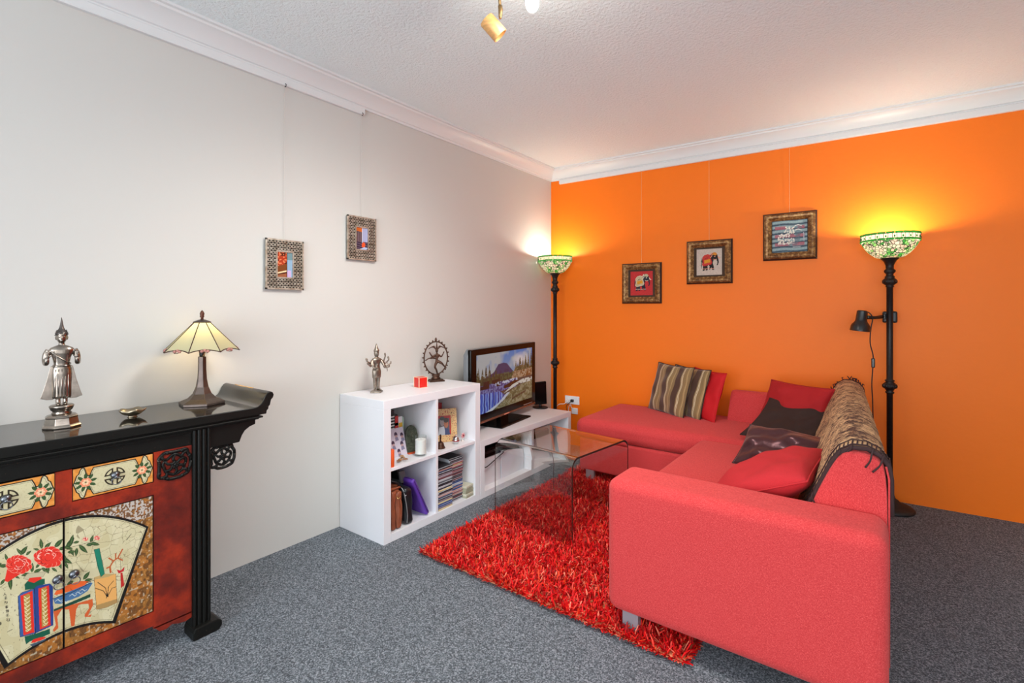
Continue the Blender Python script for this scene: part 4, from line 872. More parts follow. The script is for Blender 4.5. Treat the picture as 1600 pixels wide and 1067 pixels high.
crim = mat('crimson cotton', (196, 6, 20), .8, bmp=.15, bscale=250); redc = mat('deep red cotton', (172, 18, 24), .85, bmp=.2, bscale=220)
darkc = mat('dark brown ribbed cloth', (50, 32, 28), .9, bmp=.5, bscale=180); satin = mat('plum brown satin', (78, 42, 46), .30, metal=.5, bmp=.25, bscale=14, bdist=.02); satin.node_tree.nodes['Principled BSDF'].inputs['Sheen Weight'].default_value = .15
dk_seam = mat('dark piping', (46, 28, 22), .8)
redn = mat('bright red sofa cloth', (184, 28, 36), .85, var=.12, vscale=400, bmp=.3, bscale=350)
pillow('throw_pillow', 'brown and cream striped cushion, leftmost on the chaise against the orange wall', (1.195, 3.830, .455), -.60, .27, .44, .395, .085, stripe_m, seed=1, group=None, seam=dk_seam)
pillow('throw_pillow', 'brown and cream striped cushion squeezed between its twin and the crimson one', (1.325, 3.835, .455), -.62, .27, .42, .385, .085, stripe_m, seed=2, seam=dk_seam)
pillow('throw_pillow', 'flat crimson cushion behind the two striped cushions', (1.452, 3.815, .455), -.72, .28, .40, .375, .075, crim, seed=3)
pillow('throw_pillow', 'deep red square cushion standing in the inner corner of the sofa', (2.060, 3.60, .458), -.55, .42, .45, .36, .13, redc, seed=4)
pillow('throw_pillow', 'dark brown cushion lying tilted against the throw, in front of the deep red one', (2.045, 3.29, .478), -.26, 1.14, .41, .46, .07, darkc, seed=5, droop=-.015, pinch=.09)
pillow('throw_pillow', 'shiny plum satin cushion behind the nearest red cushion', (2.13, 2.735, .468), -.24, .86, .42, .265, .11, satin, seed=6, wr=.011)
pillow('throw_pillow', 'plump red cushion matching the sofa, nearest the armrest', (2.00, 2.315, .500), -PI/2-.05, 1.14, .50, .39, .16, redn, seed=7, pinch=.04)
# ------------------------------------------------------------------ shaggy red rug
rug = thing('shag_rug', 'shaggy red rug with long strands on the grey carpet under the glass table', 'rug', (1.31, 2.77, 0))
RX0, RX1, RY0, RY1 = .628, 1.985, 1.80, 3.72
obj('backing', MB().box(RX0, RY0, .0, RX1, RY1, .010), mat('peach rug backing', (226, 140, 100), .9), rug, bevel=.003, label='peach coloured woven backing edge')
K = 46000
bx_ = rng.uniform(RX0, RX1, K); by_ = rng.uniform(RY0, RY1, K)
ke = 2600; side = rng.integers(0, 4, ke); tt = rng.random(ke)
bx_[:ke] = np.where(side == 0, RX0, np.where(side == 1, RX1, RX0+(RX1-RX0)*tt)); by_[:ke] = np.where(side == 2, RY0, np.where(side == 3, RY1, RY0+(RY1-RY0)*tt)); 
ang = rng.uniform(0, 2*PI, K)
oa = np.where(side == 0, PI, np.where(side == 1, 0, np.where(side == 2, -PI/2, PI/2)))+rng.normal(0, .5, ke); ang[:ke] = oa
L = rng.uniform(.026, .052, K); tilt = rng.uniform(.35, 1.35, K); tilt[:ke] = rng.uniform(.7, 1.35, ke); L[:ke] *= .7
dx, dy = np.cos(ang), np.sin(ang); t2 = np.clip(tilt+rng.normal(.25, .35, K), 0, 1.5)
wd = rng.uniform(.0018, .0036, K); px_, py_ = -dy*wd, dx*wd
tw = rng.normal(0, .5, K); qx, qy = np.cos(np.arctan2(py_, px_)+tw)*wd, np.sin(np.arctan2(py_, px_)+tw)*wd
z0 = np.full(K, .008)
p1 = np.stack([bx_+dx*np.sin(tilt)*L*.5, by_+dy*np.sin(tilt)*L*.5, z0+np.cos(tilt)*L*.5], 1); p2 = np.stack([p1[:,0]+dx*np.sin(t2)*L*.5, p1[:,1]+dy*np.sin(t2)*L*.5, np.maximum(p1[:,2]+np.cos(t2)*L*.5, .006)], 1)
p0 = np.stack([bx_, by_, z0], 1); w0 = np.stack([px_, py_, np.zeros(K)], 1); w2 = np.stack([qx, qy, wd*.4], 1)
V = np.stack([p0-w0, p0+w0, p1+w0*1.1, p1-w0*1.1, p2+w2*.7, p2-w2*.7], 1).reshape(-1, 3)
i6 = np.arange(K)*6; F = np.concatenate([np.stack([i6, i6+1, i6+2, i6+3], 1), np.stack([i6+3, i6+2, i6+4, i6+5], 1)])
me = bpy.data.meshes.new('pile'); me.vertices.add(len(V)); me.vertices.foreach_set('co', V.ravel())
me.loops.add(F.size); me.loops.foreach_set('vertex_index', F.ravel().astype(np.int32)); me.polygons.add(len(F)); me.polygons.foreach_set('loop_start', np.arange(len(F), dtype=np.int32)*4); me.update(calc_edges=True)
pal = np.array([lin((214, 10, 18)), lin((236, 26, 28)), lin((250, 74, 60)), lin((156, 4, 10)), lin((255, 144, 116)), lin((236, 70, 30))]); pc = pal[rng.choice(6, K, p=[.30, .24, .13, .20, .07, .06])]  # coral strands put the pile's sheen highlights into its colour
C = np.concatenate([np.repeat(pc, 6, 0), np.ones((K*6, 1))], 1); at = me.color_attributes.new('Col', 'FLOAT_COLOR', 'POINT'); at.data.foreach_set('color', C.ravel())
pm = vmat('shiny red yarn', .55); pm.node_tree.nodes['Principled BSDF'].inputs['Specular IOR Level'].default_value = .25
me.materials.append(pm); po = bpy.data.objects.new('pile', me); link(po, rug, False); po['kind'] = 'stuff'
# ------------------------------------------------------------------ bent glass coffee table
m, nt, b = NM('clear glass'); clear = m; nt.nodes.remove(b)
tr = nt.nodes.new('ShaderNodeBsdfTransparent'); tr.inputs[0].default_value = (.955, .975, .965, 1); gl = nt.nodes.new('ShaderNodeBsdfGlossy'); gl.inputs['Roughness'].default_value = .0
fr = nt.nodes.new('ShaderNodeFresnel'); fr.inputs[0].default_value = 1.75; mi = nt.nodes.new('ShaderNodeMixShader')
front_only(nt, fr, mi); nt.links.new(tr.outputs[0], mi.inputs[1]); nt.links.new(gl.outputs[0], mi.inputs[2]); nt.links.new(mi.outputs[0], nt.nodes['Material Output'].inputs[0])
edge_g = mat('dark green glass edge', (34, 48, 44), .08, spec=.8, coat=.6)
m, nt, b = NM('refracting table glass'); tglass = m; nt.nodes.remove(b); gb_ = nt.nodes.new('ShaderNodeBsdfGlass'); gb_.inputs['Roughness'].default_value = 0; gb_.inputs['IOR'].default_value = 1.5; gb_.inputs['Color'].default_value = (.97, .985, .975, 1)
nt.links.new(gb_.outputs[0], nt.nodes['Material Output'].inputs[0])
gt = thing('glass_coffee_table', 'clear bent glass coffee table standing on the red rug', 'coffee table', (.983, 2.627, .011), -.114)
Wt, Lt, Ht, rb, th_ = .576, .587, .468, .062, .011
def wf(o):   # outline offset inwards by o
    P = [(-Lt/2+o, 0)]
    for k in range(13): a = PI-PI/2*k/12; P.append((-Lt/2+rb+(rb-o)*math.cos(a), Ht-rb+(rb-o)*math.sin(a)))
    for k in range(13): a = PI/2-PI/2*k/12; P.append((Lt/2-rb+(rb-o)*math.cos(a), Ht-rb+(rb-o)*math.sin(a)))
    P.append((Lt/2-o, 0)); return P
A_, B_ = wf(0), wf(th_); n_ = len(A_); vs = []
for x in (-Wt/2, Wt/2):
    for P in (A_, B_): vs += [(x, y, z) for y, z in P]
mb = MB(); fs = []; fe = []
for i in range(n_-1):
    fs += [(i, i+1, 2*n_+i+1, 2*n_+i), (n_+i, 3*n_+i, 3*n_+i+1, n_+i+1)]
    fe += [(i, n_+i, n_+i+1, i+1), (2*n_+i, 2*n_+i+1, 3*n_+i+1, 3*n_+i)]
fe += [(0, 2*n_, 3*n_, n_), (n_-1, 2*n_-1, 4*n_-1, 3*n_-1)]
mb.add(vs, fs, 0); k = len(mb.f); mb.f += fe; mb.m += [1]*len(fe)
o = obj('bent_glass_sheet', mb, [tglass, edge_g], gt, local=True, auto=40)
d_ = light('spot_cluster_light', 'SPOT', (1.50, 1.56, 2.36), 135, (1.0, .965, .91), target=(.70, 1.7, 0), rad=.28); d_.data.spot_size = math.radians(150); d_.data.spot_blend = 1.0
# ------------------------------------------------------------------ pictures on the orange wall
m, nt, b = NM('mottled bronze moulding'); mould = m
n = noise_in(nt, 60, 4, rough=.7, stretch=None); n2 = noise_in(nt, 14, 2)
sm = nt.nodes.new('ShaderNodeMath'); sm.operation = 'MULTIPLY_ADD'; sm.inputs[1].default_value = .4; nt.links.new(n2.outputs['Fac'], sm.inputs[0]); nt.links.new(n.outputs['Fac'], sm.inputs[2])
r = ramp(nt, sm.outputs[0], [(.50, lin((84, 52, 28))), (.70, lin((128, 86, 44))), (.88, lin((186, 146, 90)))]); nt.links.new(r.outputs[0], b.inputs['Base Color']); b.inputs['Metallic'].default_value = .45; b.inputs['Roughness'].default_value = .38
bump(nt, b, n.outputs['Fac'], .3, .002)
dark_edge = mat('dark brown frame edge', (44, 26, 20), .45); mat_board = mat('brown mount', (62, 44, 30), .85)
cloth_v = vmat('printed cotton', .85, bmp=.3, bscale=500); line_m = mat('clear hanging line', (236, 190, 140), .3); line_w = mat('pale hanging line', (190, 184, 176), .3); hook_m = mat('black hook', (30, 28, 28), .5)
def elephant(cv, body, blanket, trim, line, ox=0, oy=0, s=1.0, deco=None):
    def T(P): return [(ox+x*s, oy+y*s) for x, y in P]
    cv.poly(T([(-.52,.02),(-.56,.20),(-.50,.42),(-.36,.56),(-.10,.60),(.06,.55),(.16,.66),(.34,.74),(.52,.70),(.62,.56),(.66,.38),(.70,.22),(.72,.05),(.66,-.12),(.58,-.16),(.56,-.10),(.62,-.02),(.60,.12),(.54,.24),(.42,.26),(.30,.18),(.28,.0),(.34,-.22),(.38,-.44),(.22,-.44),(.16,-.26),(.10,-.40),(-.02,-.44),(.04,-.22),(-.06,-.06),(-.12,-.20),(-.10,-.46),(-.26,-.48),(-.28,-.30),(-.34,-.48),(-.50,-.50),(-.46,-.22)]), body)
    cv.poly(T([(-.56,.46),(-.60,.20),(-.62,-.10),(-.58,-.34),(-.55,-.34),(-.56,-.08)]), body)
    bl = T([(-.50,.40),(-.36,.56),(-.10,.62),(.06,.56),(.10,.36),(.20,.06),(.14,-.06),(-.10,-.10),(-.40,-.16),(-.52,-.08),(-.46,.10)]); cv.poly(bl, blanket); cv.line(bl, .05*s, trim, True)
    cv.poly(T([(-.38,.22),(.06,.30),(.10,.08),(-.36,.0)]), (214, 146, 36)); cv.line(T([(-.40,.30),(-.30,.46),(-.08,.48),(.02,.36)]), .03*s, trim); cv.line(T([(-.32,.30),(-.22,.38),(-.10,.38)]), .03*s, (60, 40, 30))
    cv.poly(T([(.22,.60),(.34,.76),(.52,.72),(.60,.60),(.48,.52),(.34,.56)]), deco or (206, 130, 40)); cv.line(T([(.08,.58),(.20,.72),(.20,.50),(.10,.40)]), .05*s, line)
    cv.poly(T([(.62,.52),(.66,.36),(.76,.30),(.84,.32),(.72,.40)]), line); cv.ell(ox+.42*s, oy+.46*s, .05*s, .03*s, line); cv.line(T([(.30,.28),(.44,.24),(.56,.27)]), .03*s, line)
    for x in (-.42, -.2, .02, .28): cv.line(T([(x-.07, -.36), (x+.08, -.36)]), .03*s, line)
def wall_picture(ux, z, label, cv, art):
    """frame centre at distance ux along the orange wall"""
    t = thing('framed_picture', label, 'picture', tuple(MBf @ Vector((ux, -.002, z))), math.atan(SLOPE), None); S = .1735; w = .056
    mb = MB(); prof = [(0, 0), (0, .014), (.010, .024), (.022, .031), (.034, .029), (.046, .019), (w, .012), (w, 0)]     # distance inwards, height off the wall
    R_ = []
    for d, h_ in prof:
        q = S-d; R_.append([(-q, -h_, -q), (q, -h_, -q), (q, -h_, q), (-q, -h_, q)])
    vs = [p for ring in R_ for p in ring]; fs = [(j*4+k, j*4+(k+1) % 4, (j+1)*4+(k+1) % 4, (j+1)*4+k) for j in range(len(prof)-1) for k in range(4)]
    mi = []
    mb.add(vs, fs); mb.m = [1 if j in (0, 1, 6) else 0 for j in range(len(prof)-1) for k in range(4)]
    fr_o = obj('picture_frame', mb, [mould, dark_edge], t, local=True)
    q = S-w+.001; obj('mount', MB().box(-q, -.009, -q, q, -.001, q), mat_board, t, local=True)
    painted('print', cv, (-art[0], -.0098, -art[1]), (2*art[0], 0, 0), (0, 0, 2*art[1]), cloth_v, t, local=True)
    zt = 2.470-z
    obj('hanging_line', MB().tube([(.0, -.008, S-.002), (.0, -.014, zt)], .0011, 5), line_m, t, local=True)
    return t
def weave(cv, amp, seed): cv.c *= (1-amp+2*amp*vnoise(cv.H, cv.W, int(cv.H/3), seed))[..., None]
cv = Canvas(110, 110, -.95, .95, -.80, .95, (188, 44, 44)); elephant(cv, (34, 32, 44), (190, 170, 130), (214, 200, 170), (226, 214, 190), deco=(190, 176, 140)); weave(cv, .12, 1)
wall_picture(.9025, 1.497, 'square bronze framed elephant print on red cloth, lowest on the orange wall', cv, (.098, .103))
cv = Canvas(110, 110, -.95, .95, -.80, 1.0, (196, 180, 166)); elephant(cv, (30, 28, 28), (196, 60, 48), (186, 40, 40), (228, 150, 120)); weave(cv, .10, 2)
wall_picture(1.457, 1.651, 'square bronze framed elephant print on beige cloth, middle of the orange wall', cv, (.096, .104))
cv = Canvas(140, 130, -1, 1, -.9, .95, (120, 140, 148)); st = np.sin(cv.v*24+.5*np.sin(cv.u*4))
cv.put(st > .3, (150, 172, 172)); cv.put(st < -.55, (64, 82, 94)); rd = (np.sin(cv.v*13+1.0) > .35) & (np.abs(cv.u) < .85) & (np.abs(cv.v) < .78) & (vnoise(130, 140, 9, 4) > .30); cv.put(rd, (176, 92, 104), .8)
cv.poly([(.30,.50),(.40,.66),(.62,.66),(.72,.50),(.64,.30),(.60,-.2),(.42,-.5),(-.1,-.5),(.35,-.1)], (92, 108, 120), .6); rr = random.Random(2)
for k in range(95):
    x, y = rr.uniform(-.66, .26), rr.uniform(-.42, .56)
    if y > .56-.5*max(0, -.25-x)*2 : continue
    a = rr.uniform(0, 3.1); cv.ell(x, y, .060, .036, (226, 220, 206), a, ring=.35 if k % 3 == 0 else None)
for yy in (.62, .36): cv.line([(.32, yy), (.50, yy+.04), (.66, yy-.02)], .05, (214, 214, 206))
cv.line([(-.62, -.40), (.28, -.40)], .03, (210, 206, 200)); cv.line([(.2, -.62), (.62, -.62)], .04, (216, 216, 210)); cv.line([(.80, .2), (.82, -.3)], .04, (190, 190, 196)); weave(cv, .14, 3)
wall_picture(2.018, 1.810, 'square bronze framed blue and pink woven textile, highest on the orange wall', cv, (.112, .116))
# ------------------------------------------------------------------ pierced metal frames on the white wall
m, nt, b = NM('aged silver filigree'); filig = m
b.inputs['Metallic'].default_value = .7; b.inputs['Roughness'].default_value = .45; n = noise_in(nt, 40, 4); r = ramp(nt, n.outputs['Fac'], [(.3, lin((150, 138, 120))), (.7, lin((206, 200, 188)))]); nt.links.new(r.outputs[0], b.inputs['Base Color'])
backing_m = mat('dark brown backing', (38, 30, 24), .9); photo_v = vmat('glossy photograph', .25)
def metal_frame(y, z, label, cv, tiltz=0.0):
    t = thing('metal_photo_frame', label, 'picture frame', (.004, y, z)); W2, H2, w2, h2 = .104, .132, .042, .066
    obj('backing', MB().box(0, -W2+.004, -H2+.004, .012, W2-.004, H2-.004), backing_m, t, local=True)
    mb = MB()
    for (a, c_, e, f) in ((-W2, W2, -H2, -H2+.008), (-W2, W2, H2-.008, H2), (-W2, -W2+.008, -H2, H2), (W2-.008, W2, -H2, H2), (-w2-.006, w2+.006, -h2-.006, -h2), (-w2-.006, w2+.006, h2, h2+.006), (-w2-.006, -w2, -h2, h2), (w2, w2+.006, -h2, h2)):
        mb.box(.008, a, e, .019, c_, f)
    # diagonal lattice with a boss at each crossing
    st = .0205; nY, nZ = int(2*W2/st)+1, int(2*H2/st)+1
    for i in range(nY):
        for j in range(nZ):
            yy, zz = -W2+.012+i*(2*W2-.024)/(nY-1), -H2+.012+j*(2*H2-.024)/(nZ-1)
            if abs(yy) < w2+.004 and abs(zz) < h2+.004: continue
            for d in (1, -1):
                L = .0105; c_, s_ = math.cos(PI/4*d), math.sin(PI/4*d); M = Matrix.Translation((.0145, yy, zz)) @ Matrix.Rotation(PI/4*d, 4, 'X')
                mb.box(-.002, -L, -.0023, .002, L, .0023, M=M)
            mb.ball((.0165, yy, zz), .0036, n=6)
    obj('pierced_border', mb, filig, t, local=True)
    painted('photograph', cv, (.0135, -w2, -h2), (0, 2*w2, 0), (0, 0, 2*h2), photo_v, t, local=True)
    obj('hanging_line', MB().tube([(.012, 0, H2), (.012, 0, 2.462-z)], .0011, 5), line_w, t, local=True)
    obj('rail_hook', MB().tube([(.020, 0, 2.470-z), (.026, 0, 2.462-z), (.022, 0, 2.452-z), (.013, 0, 2.456-z)], .0022, 6), hook_m, t, local=True, label='black hook on the picture rail')
    return t
cv = Canvas(60, 96, 0, 1, 0, 1, (70, 30, 20)); n1 = vnoise(96, 60, 9, 1); n2 = vnoise(96, 60, 20, 2)
cv.put((n1 > .45) & (cv.v > .45), (170, 56, 30)); cv.put((n2 > .62) & (cv.v > .35), (220, 130, 84)); cv.poly([(0,.12),(.6,.25),(.62,.55),(0,.42)], (120, 66, 30)); cv.poly([(0,.12),(.6,.22),(.6,.28),(0,.18)], (236, 206, 160)); cv.poly([(0,0),(.6,0),(.6,.16),(0,.08)], (150, 90, 60))
cv.poly([(.62,0),(1,0),(1,1),(.62,1)], (140, 170, 196)); cv.poly([(.66,.0),(.9,0),(.9,.28),(.66,.28)], (196, 170, 210)); cv.poly([(.62,.7),(1,.7),(1,1),(.62,1)], (110, 140, 146)); cv.line([(.63,0),(.63,1)], .03, (50, 30, 26))
metal_frame(1.394, 1.512, 'pierced metal frame with red and blue photograph, lower of two on white wall', cv)
cv = Canvas(60, 96, 0, 1, 0, 1, (84, 74, 96)); n2 = vnoise(96, 60, 18, 5); cv.poly([(0,.84),(.55,.78),(.55,1),(0,1)], (196, 96, 36)); cv.poly([(0,.35),(.55,.35),(.55,.8),(0,.84)], (86, 70, 74)); cv.put((np.sin(cv.u*40) > .5) & (cv.v > .35) & (cv.v < .8), (128, 110, 130), .6)
cv.poly([(.55,.36),(1,.36),(1,1),(.55,1)], (160, 166, 200)); cv.line([(.55,.3),(.55,1)], .05, (214, 214, 226)); cv.put((cv.v < .34) & (np.sin(cv.v*60+cv.u*6) > .1), (38, 34, 52)); cv.poly([(.5,.12),(.74,.10),(.80,.26),(.66,.36),(.5,.26)], (232, 84, 44)); cv.poly([(.3,.0),(.9,0),(1,.1),(.7,.12)], (170, 186, 220))
metal_frame(1.880, 1.705, 'pierced metal frame with dusky violet photograph, higher of two on white wall', cv)
# ------------------------------------------------------------------ power points, plugs and leads
wp = mat('white electrical plastic', (238, 238, 240), .35)
def on_wall(ux, z): return tuple(MBf @ Vector((ux, 0, z)))
so = thing('double_power_point', 'white double power point on the orange wall with two plugs', 'power socket', on_wall(.232, .422), math.atan(SLOPE))
obj('cover_plate', MB().box(-.074, -.012, -.038, .074, -.001, .038), wp, so, local=True, bevel=.003)
obj('switch', MB().box(.045, -.016, .012, .060, -.011, .030), wp, so, local=True, bevel=.001)
obj('plug', MB().box(-.052, -.040, -.024, -.018, -.012, .010), wp, so, local=True, bevel=.006)
obj('plug', MB().box(-.006, -.038, -.016, .022, -.012, .010), blk_matte, so, local=True, bevel=.006, label='black plug')
obj('lead', MB().tube([(-.035, -.040, -.010), (-.050, -.075, -.030), (-.085, -.085, -.034), (-.115, -.080, -.052), (-.15, -.05, -.10), (-.15, -.03, -.30)], .0032, 6, smooth=5), wp, so, local=True, smooth=True)
obj('lead', MB().tube([(.008, -.038, -.006), (-.010, -.065, -.028), (-.028, -.070, -.055), (-.03, -.05, -.12), (-.04, -.03, -.34)], .003, 6, smooth=5), cordm, so, local=True, smooth=True)
s2 = thing('phone_socket', 'small white wall socket just below the double power point', 'phone socket', on_wall(.258, .322), math.atan(SLOPE))
obj('cover_plate', MB().box(-.032, -.012, -.028, .032, -.001, .028), wp, s2, local=True, bevel=.003)
obj('lead', MB().tube([(-.01, -.012, .02), (-.02, -.035, .035), (-.03, -.03, .06), (-.05, -.025, .04), (-.06, -.02, -.04)], .0028, 6, smooth=4), wp, s2, local=True, smooth=True)
# ------------------------------------------------------------------ statues
silver = mat('tarnished silver', (156, 145, 134), .26, 1.0, var=.35, vscale=25); pew2 = mat('dull pewter bronze', (140, 128, 116), .36, .9, var=.35, vscale=60, bmp=.3, bscale=260); brz = mat('dark brown bronze', (86, 62, 50), .42, .8, var=.35, vscale=70, bmp=.3, bscale=260)
dark_sil = mat('blackened silver', (92, 86, 82), .4, .9)
bu = thing('standing_figure_statue', 'silver standing robed figure statue with pointed crown on an octagonal pedestal', 'statue', (.215, .462, .8605), -.15)
mb = MB().lathe([(.0, 0), (.055, 0), (.056, .005), (.053, .009), (.050, .012), (.046, .034), (.047, .038), (.040, .044), (.032, .046), (.0, .046)], n=8, ang=PI/8)
pd = obj('pedestal', mb, silver, bu, local=True, bevel=.001)
obj('lotus_base', MB().lathe([(.0, .046), (.026, .046), (.028, .050), (.024, .055), (.030, .062), (.034, .072), (.034, .076), (.030, .079), (.0, .080)], n=28), silver, bu, local=True, smooth=True)
mb = MB()
for s in (-1, 1):
    mb.tube([(.0, s*.009, .080), (.0, s*.0095, .10), (.002, s*.010, .14)], [.0075, .0068, .010], 10); mb.ball((.008, s*.0095, .083), .008, sc=(1.7, .8, .55), n=10)
mb.rings([(0, 0, .102, .015, .024), (0, 0, .108, .017, .026), (.001, 0, .15, .017, .026), (.001, 0, .19, .0175, .0275), (0, 0, .205, .0165, .0265), (0, 0, .216, .0155, .023), (0, 0, .224, .015, .0215), (0, 0, .245, .0165, .025), (.0, 0, .262, .018, .030), (0, 0, .274, .017, .034), (0, 0, .281, .0145, .030), (0, 0, .287, .010, .018), (0, 0, .291, .0078, .0085), (0, 0, .303, .0078, .008)], 26, pw=.9)
for s in (-1, 1):
    mb.tube([(0, s*.033, .272), (-.002, s*.040, .258), (.0, s*.043, .240), (.012, s*.042, .228), (.026, s*.040, .232), (.030, s*.039, .244)], [.0105, .010, .0088, .0085, .0075, .006], 12, smooth=4)
    mb.ball((.031, s*.039, .252), .0085, sc=(.5, .9, 1.3), n=10)
    for k, fx in enumerate((-.005, -.0017, .0017, .005)): mb.tube([(.031, s*.039+fx, .258), (.032, s*.039+fx, .266), (.031, s*.039+fx*1.1, .2715+(.001 if 0 < k < 3 else -.001))], [.0017, .0016, .0011], 6)
    mb.tube([(.031, s*.039-s*.006, .250), (.034, s*.039-s*.0105, .255), (.034, s*.039-s*.0115, .260)], [.002, .0018, .0013], 6)
mb.rings([(.001, 0, .298, .007, .007), (.002, 0, .303, .012, .011), (.001, 0, .311, .015, .0140), (0, 0, .320, .0165, .0155), (0, 0, .328, .0165, .0155), (-.001, 0, .336, .014, .0135), (-.001, 0, .342, .010, .0095)], 20)
mb.ball((.0175, 0, .3145), .0024, sc=(1, .8, 1.8), n=8)
for s in (-1, 1): mb.ball((0, s*.0155, .316), .0045, sc=(.6, .5, 1.9), n=8); mb.ball((.0155, s*.0055, .319), .0021, sc=(.5, 1.6, .8), n=8)
mb.ball((.0155, 0, .3065), .0022, sc=(.5, 2.0, .7), n=8)
body = obj('figure', mb, silver, bu, local=True, remesh=.0016)
mb = MB().rings([(-.001, 0, .325, .0175, .0172), (-.002, 0, .333, .0168, .0165), (-.002, 0, .341, .0125, .0125), (-.002, 0, .346, .009, .009), (-.002, 0, .352, .0065, .0065), (-.002, 0, .362, .0045, .0045), (-.002, 0, .374, .0028, .0028), (-.002, 0, .388, .0006, .0006)], 18)
for k in range(34):
    a = k*2.399; zz = .324+.020*(k/34); rr_ = .0176-.0050*(k/34)**2; mb.ball((-.001+rr_*math.cos(a), rr_*math.sin(a), zz), .0019, n=5)
obj('curled_crown', mb, dark_sil, bu, local=True, smooth=True)
# robe: central pleats and the two flaring wings
mb = MB()
for k in range(-2, 3): mb.tube([(.0165-.0006*k*k, k*.0085, .104), (.0185-.0006*k*k, k*.0085, .15), (.0165-.0006*k*k, k*.0078, .205)], [.0030, .0028, .002], 6)
obj('pleat', mb, silver, body, local=True, smooth=True) if False else None
for k in (-2, -1, 0, 1, 2):
    obj('pleat', MB().tube([(.0150-.0012*k*k*.6, k*.0085, .104), (.0168-.0012*k*k*.6, k*.0088, .15), (.0160-.0012*k*k*.6, k*.0080, .205)], [.0026, .0026, .0018], 6), silver, body, local=True, smooth=True)
for s in (-1, 1):
    P = [(s*.018, .222), (s*.030, .214), (s*.040, .165), (s*.050, .125), (s*.056, .105), (s*.050, .103), (s*.040, .099), (s*.024, .098), (s*.016, .104)]
    if s < 0: P = P[::-1]
    obj('robe_wing', MB().prism(P, 'x', -.004, .0005, M=None), silver, body, local=True, bevel=.0008)
obj('sash', MB().tube([(.010, -.027, .268), (.020, -.010, .250), (.0185, .012, .232), (.006, .024, .224)], [.003, .0028, .0028, .002], 6, smooth=4), silver, body, local=True, smooth=True)
obj('belt', MB().rings([(0, 0, .213, .0172, .0245), (0, 0, .217, .0180, .0252), (0, 0, .221, .0168, .0235)], 26), silver, body, local=True, smooth=True)
# dish
ds = thing('metal_dish', 'small footed pewter dish on the black cabinet top', 'dish', (.220, .668, .8605))
mb = MB(); prof = [(.0, .008), (.010, .0085), (.022, .012), (.032, .021), (.0375, .029), (.0385, .029), (.034, .019), (.023, .009), (.013, .006), (.013, .002), (.015, 0), (.0, 0)]
vs = []; n = 40
for r_, z_ in prof:
    for k in range(n): a = 2*PI*k/n; sc = 1+.10*math.cos(5*a)*(r_/.038)**2; vs.append((r_*math.cos(a)*sc*.9, r_*math.sin(a)*sc*1.12, z_+.003*math.cos(5*a)*(r_/.038)**2))
mb.add(vs, [(j*n+k, j*n+(k+1) % n, (j+1)*n+(k+1) % n, (j+1)*n+k) for j in range(len(prof)-1) for k in range(n)])
obj('bowl', mb, mat('old pewter', (150, 138, 116), .3, .9, var=.2), ds, local=True, smooth=True); 
# many-armed standing deity on the bookcase
de = thing('many_armed_statue', 'pewter standing statue with tall conical crown and several raised arms on the bookcase', 'statue', (.140, 1.893, ZT+.0005), -.15)
mb = MB().box(-.030, -.030, 0, .030, .030, .010, M=Matrix.Rotation(PI/4, 4, 'Z')); mb.box(-.025, -.025, .010, .025, .025, .014, M=Matrix.Rotation(PI/4, 4, 'Z'))
obj('plinth', mb, pew2, de, local=True, bevel=.001)
mb = MB()
for s in (-1, 1):
    mb.tube([(.0, s*.010, .014), (.001, s*.0105, .05), (.002, s*.012, .085), (.0, s*.013, .13)], [.0078, .0095, .0105, .0145], 12); mb.ball((.009, s*.012, .019), .009, sc=(1.7, .9, .7), n=10)
mb.rings([(0, 0, .115, .014, .025), (0, 0, .132, .016, .027), (0, 0, .150, .014, .022), (0, 0, .162, .013, .020), (0, 0, .180, .0155, .026), (0, 0, .195, .016, .031), (0, 0, .203, .012, .027), (0, 0, .208, .008, .012), (0, 0, .216, .007, .008)], 24, pw=.9)
mb.rings([(0, 0, .212, .008, .008), (.001, 0, .218, .013, .012), (0, 0, .228, .0155, .0145), (0, 0, .238, .0155, .0145), (0, 0, .246, .0145, .014)], 18); mb.ball((.0155, 0, .229), .0026, sc=(1, .8, 1.6), n=8)
for s in (-1, 1): mb.ball((.014, s*.0055, .233), .002, sc=(.5, 1.5, .8), n=8)
mb.ball((.0145, 0, .2225), .002, sc=(.5, 1.8, .7), n=8)
ARM = {-1: [((-.05, .178), (-.072, .192)), ((-.046, .160), (-.070, .176)), ((-.030, .150), (-.012, .148))], 1: [((.040, .182), (.048, .212)), ((.050, .172), (.068, .190)), ((.048, .156), (.078, .168)), ((.040, .148), (.064, .150))]}
for s in ARM:
    for k, ((ye, ze), (yh, zh)) in enumerate(ARM[s]):
        fx = .004+.006*k; mb.tube([(0, s*.028, .192), (fx, (s*.030+ye)/2, (.190+ze)/2-.006), (fx+.004, ye, ze), (fx+.010, (ye+yh)/2, (ze+zh)/2), (fx+.012, yh, zh)], [.0085, .0068, .0055, .0045, .0040], 10, smooth=3)
        mb.ball((fx+.013, yh, zh+.003), .0062, sc=(.8, .9, 1.2), n=8)
        for q in range(4): mb.tube([(fx+.013, yh+(q-1.5)*.0024, zh+.006), (fx+.015, yh+(q-1.5)*.0030, zh+.012), (fx+.013, yh+(q-1.5)*.0030, zh+.016-abs(q-1.5)*.0012)], [.0015, .0013, .0009], 5)
        mb.tube([(fx+.014, yh-.005, zh+.002), (fx+.017, yh-.008, zh+.006)], [.0015, .001], 5)
mb.tube([(.014, -.012, .150), (.018, -.006, .165), (.017, -.001, .172)], [.004, .004, .003], 8)
fig = obj('figure', mb, pew2, de, local=True, remesh=.0016)
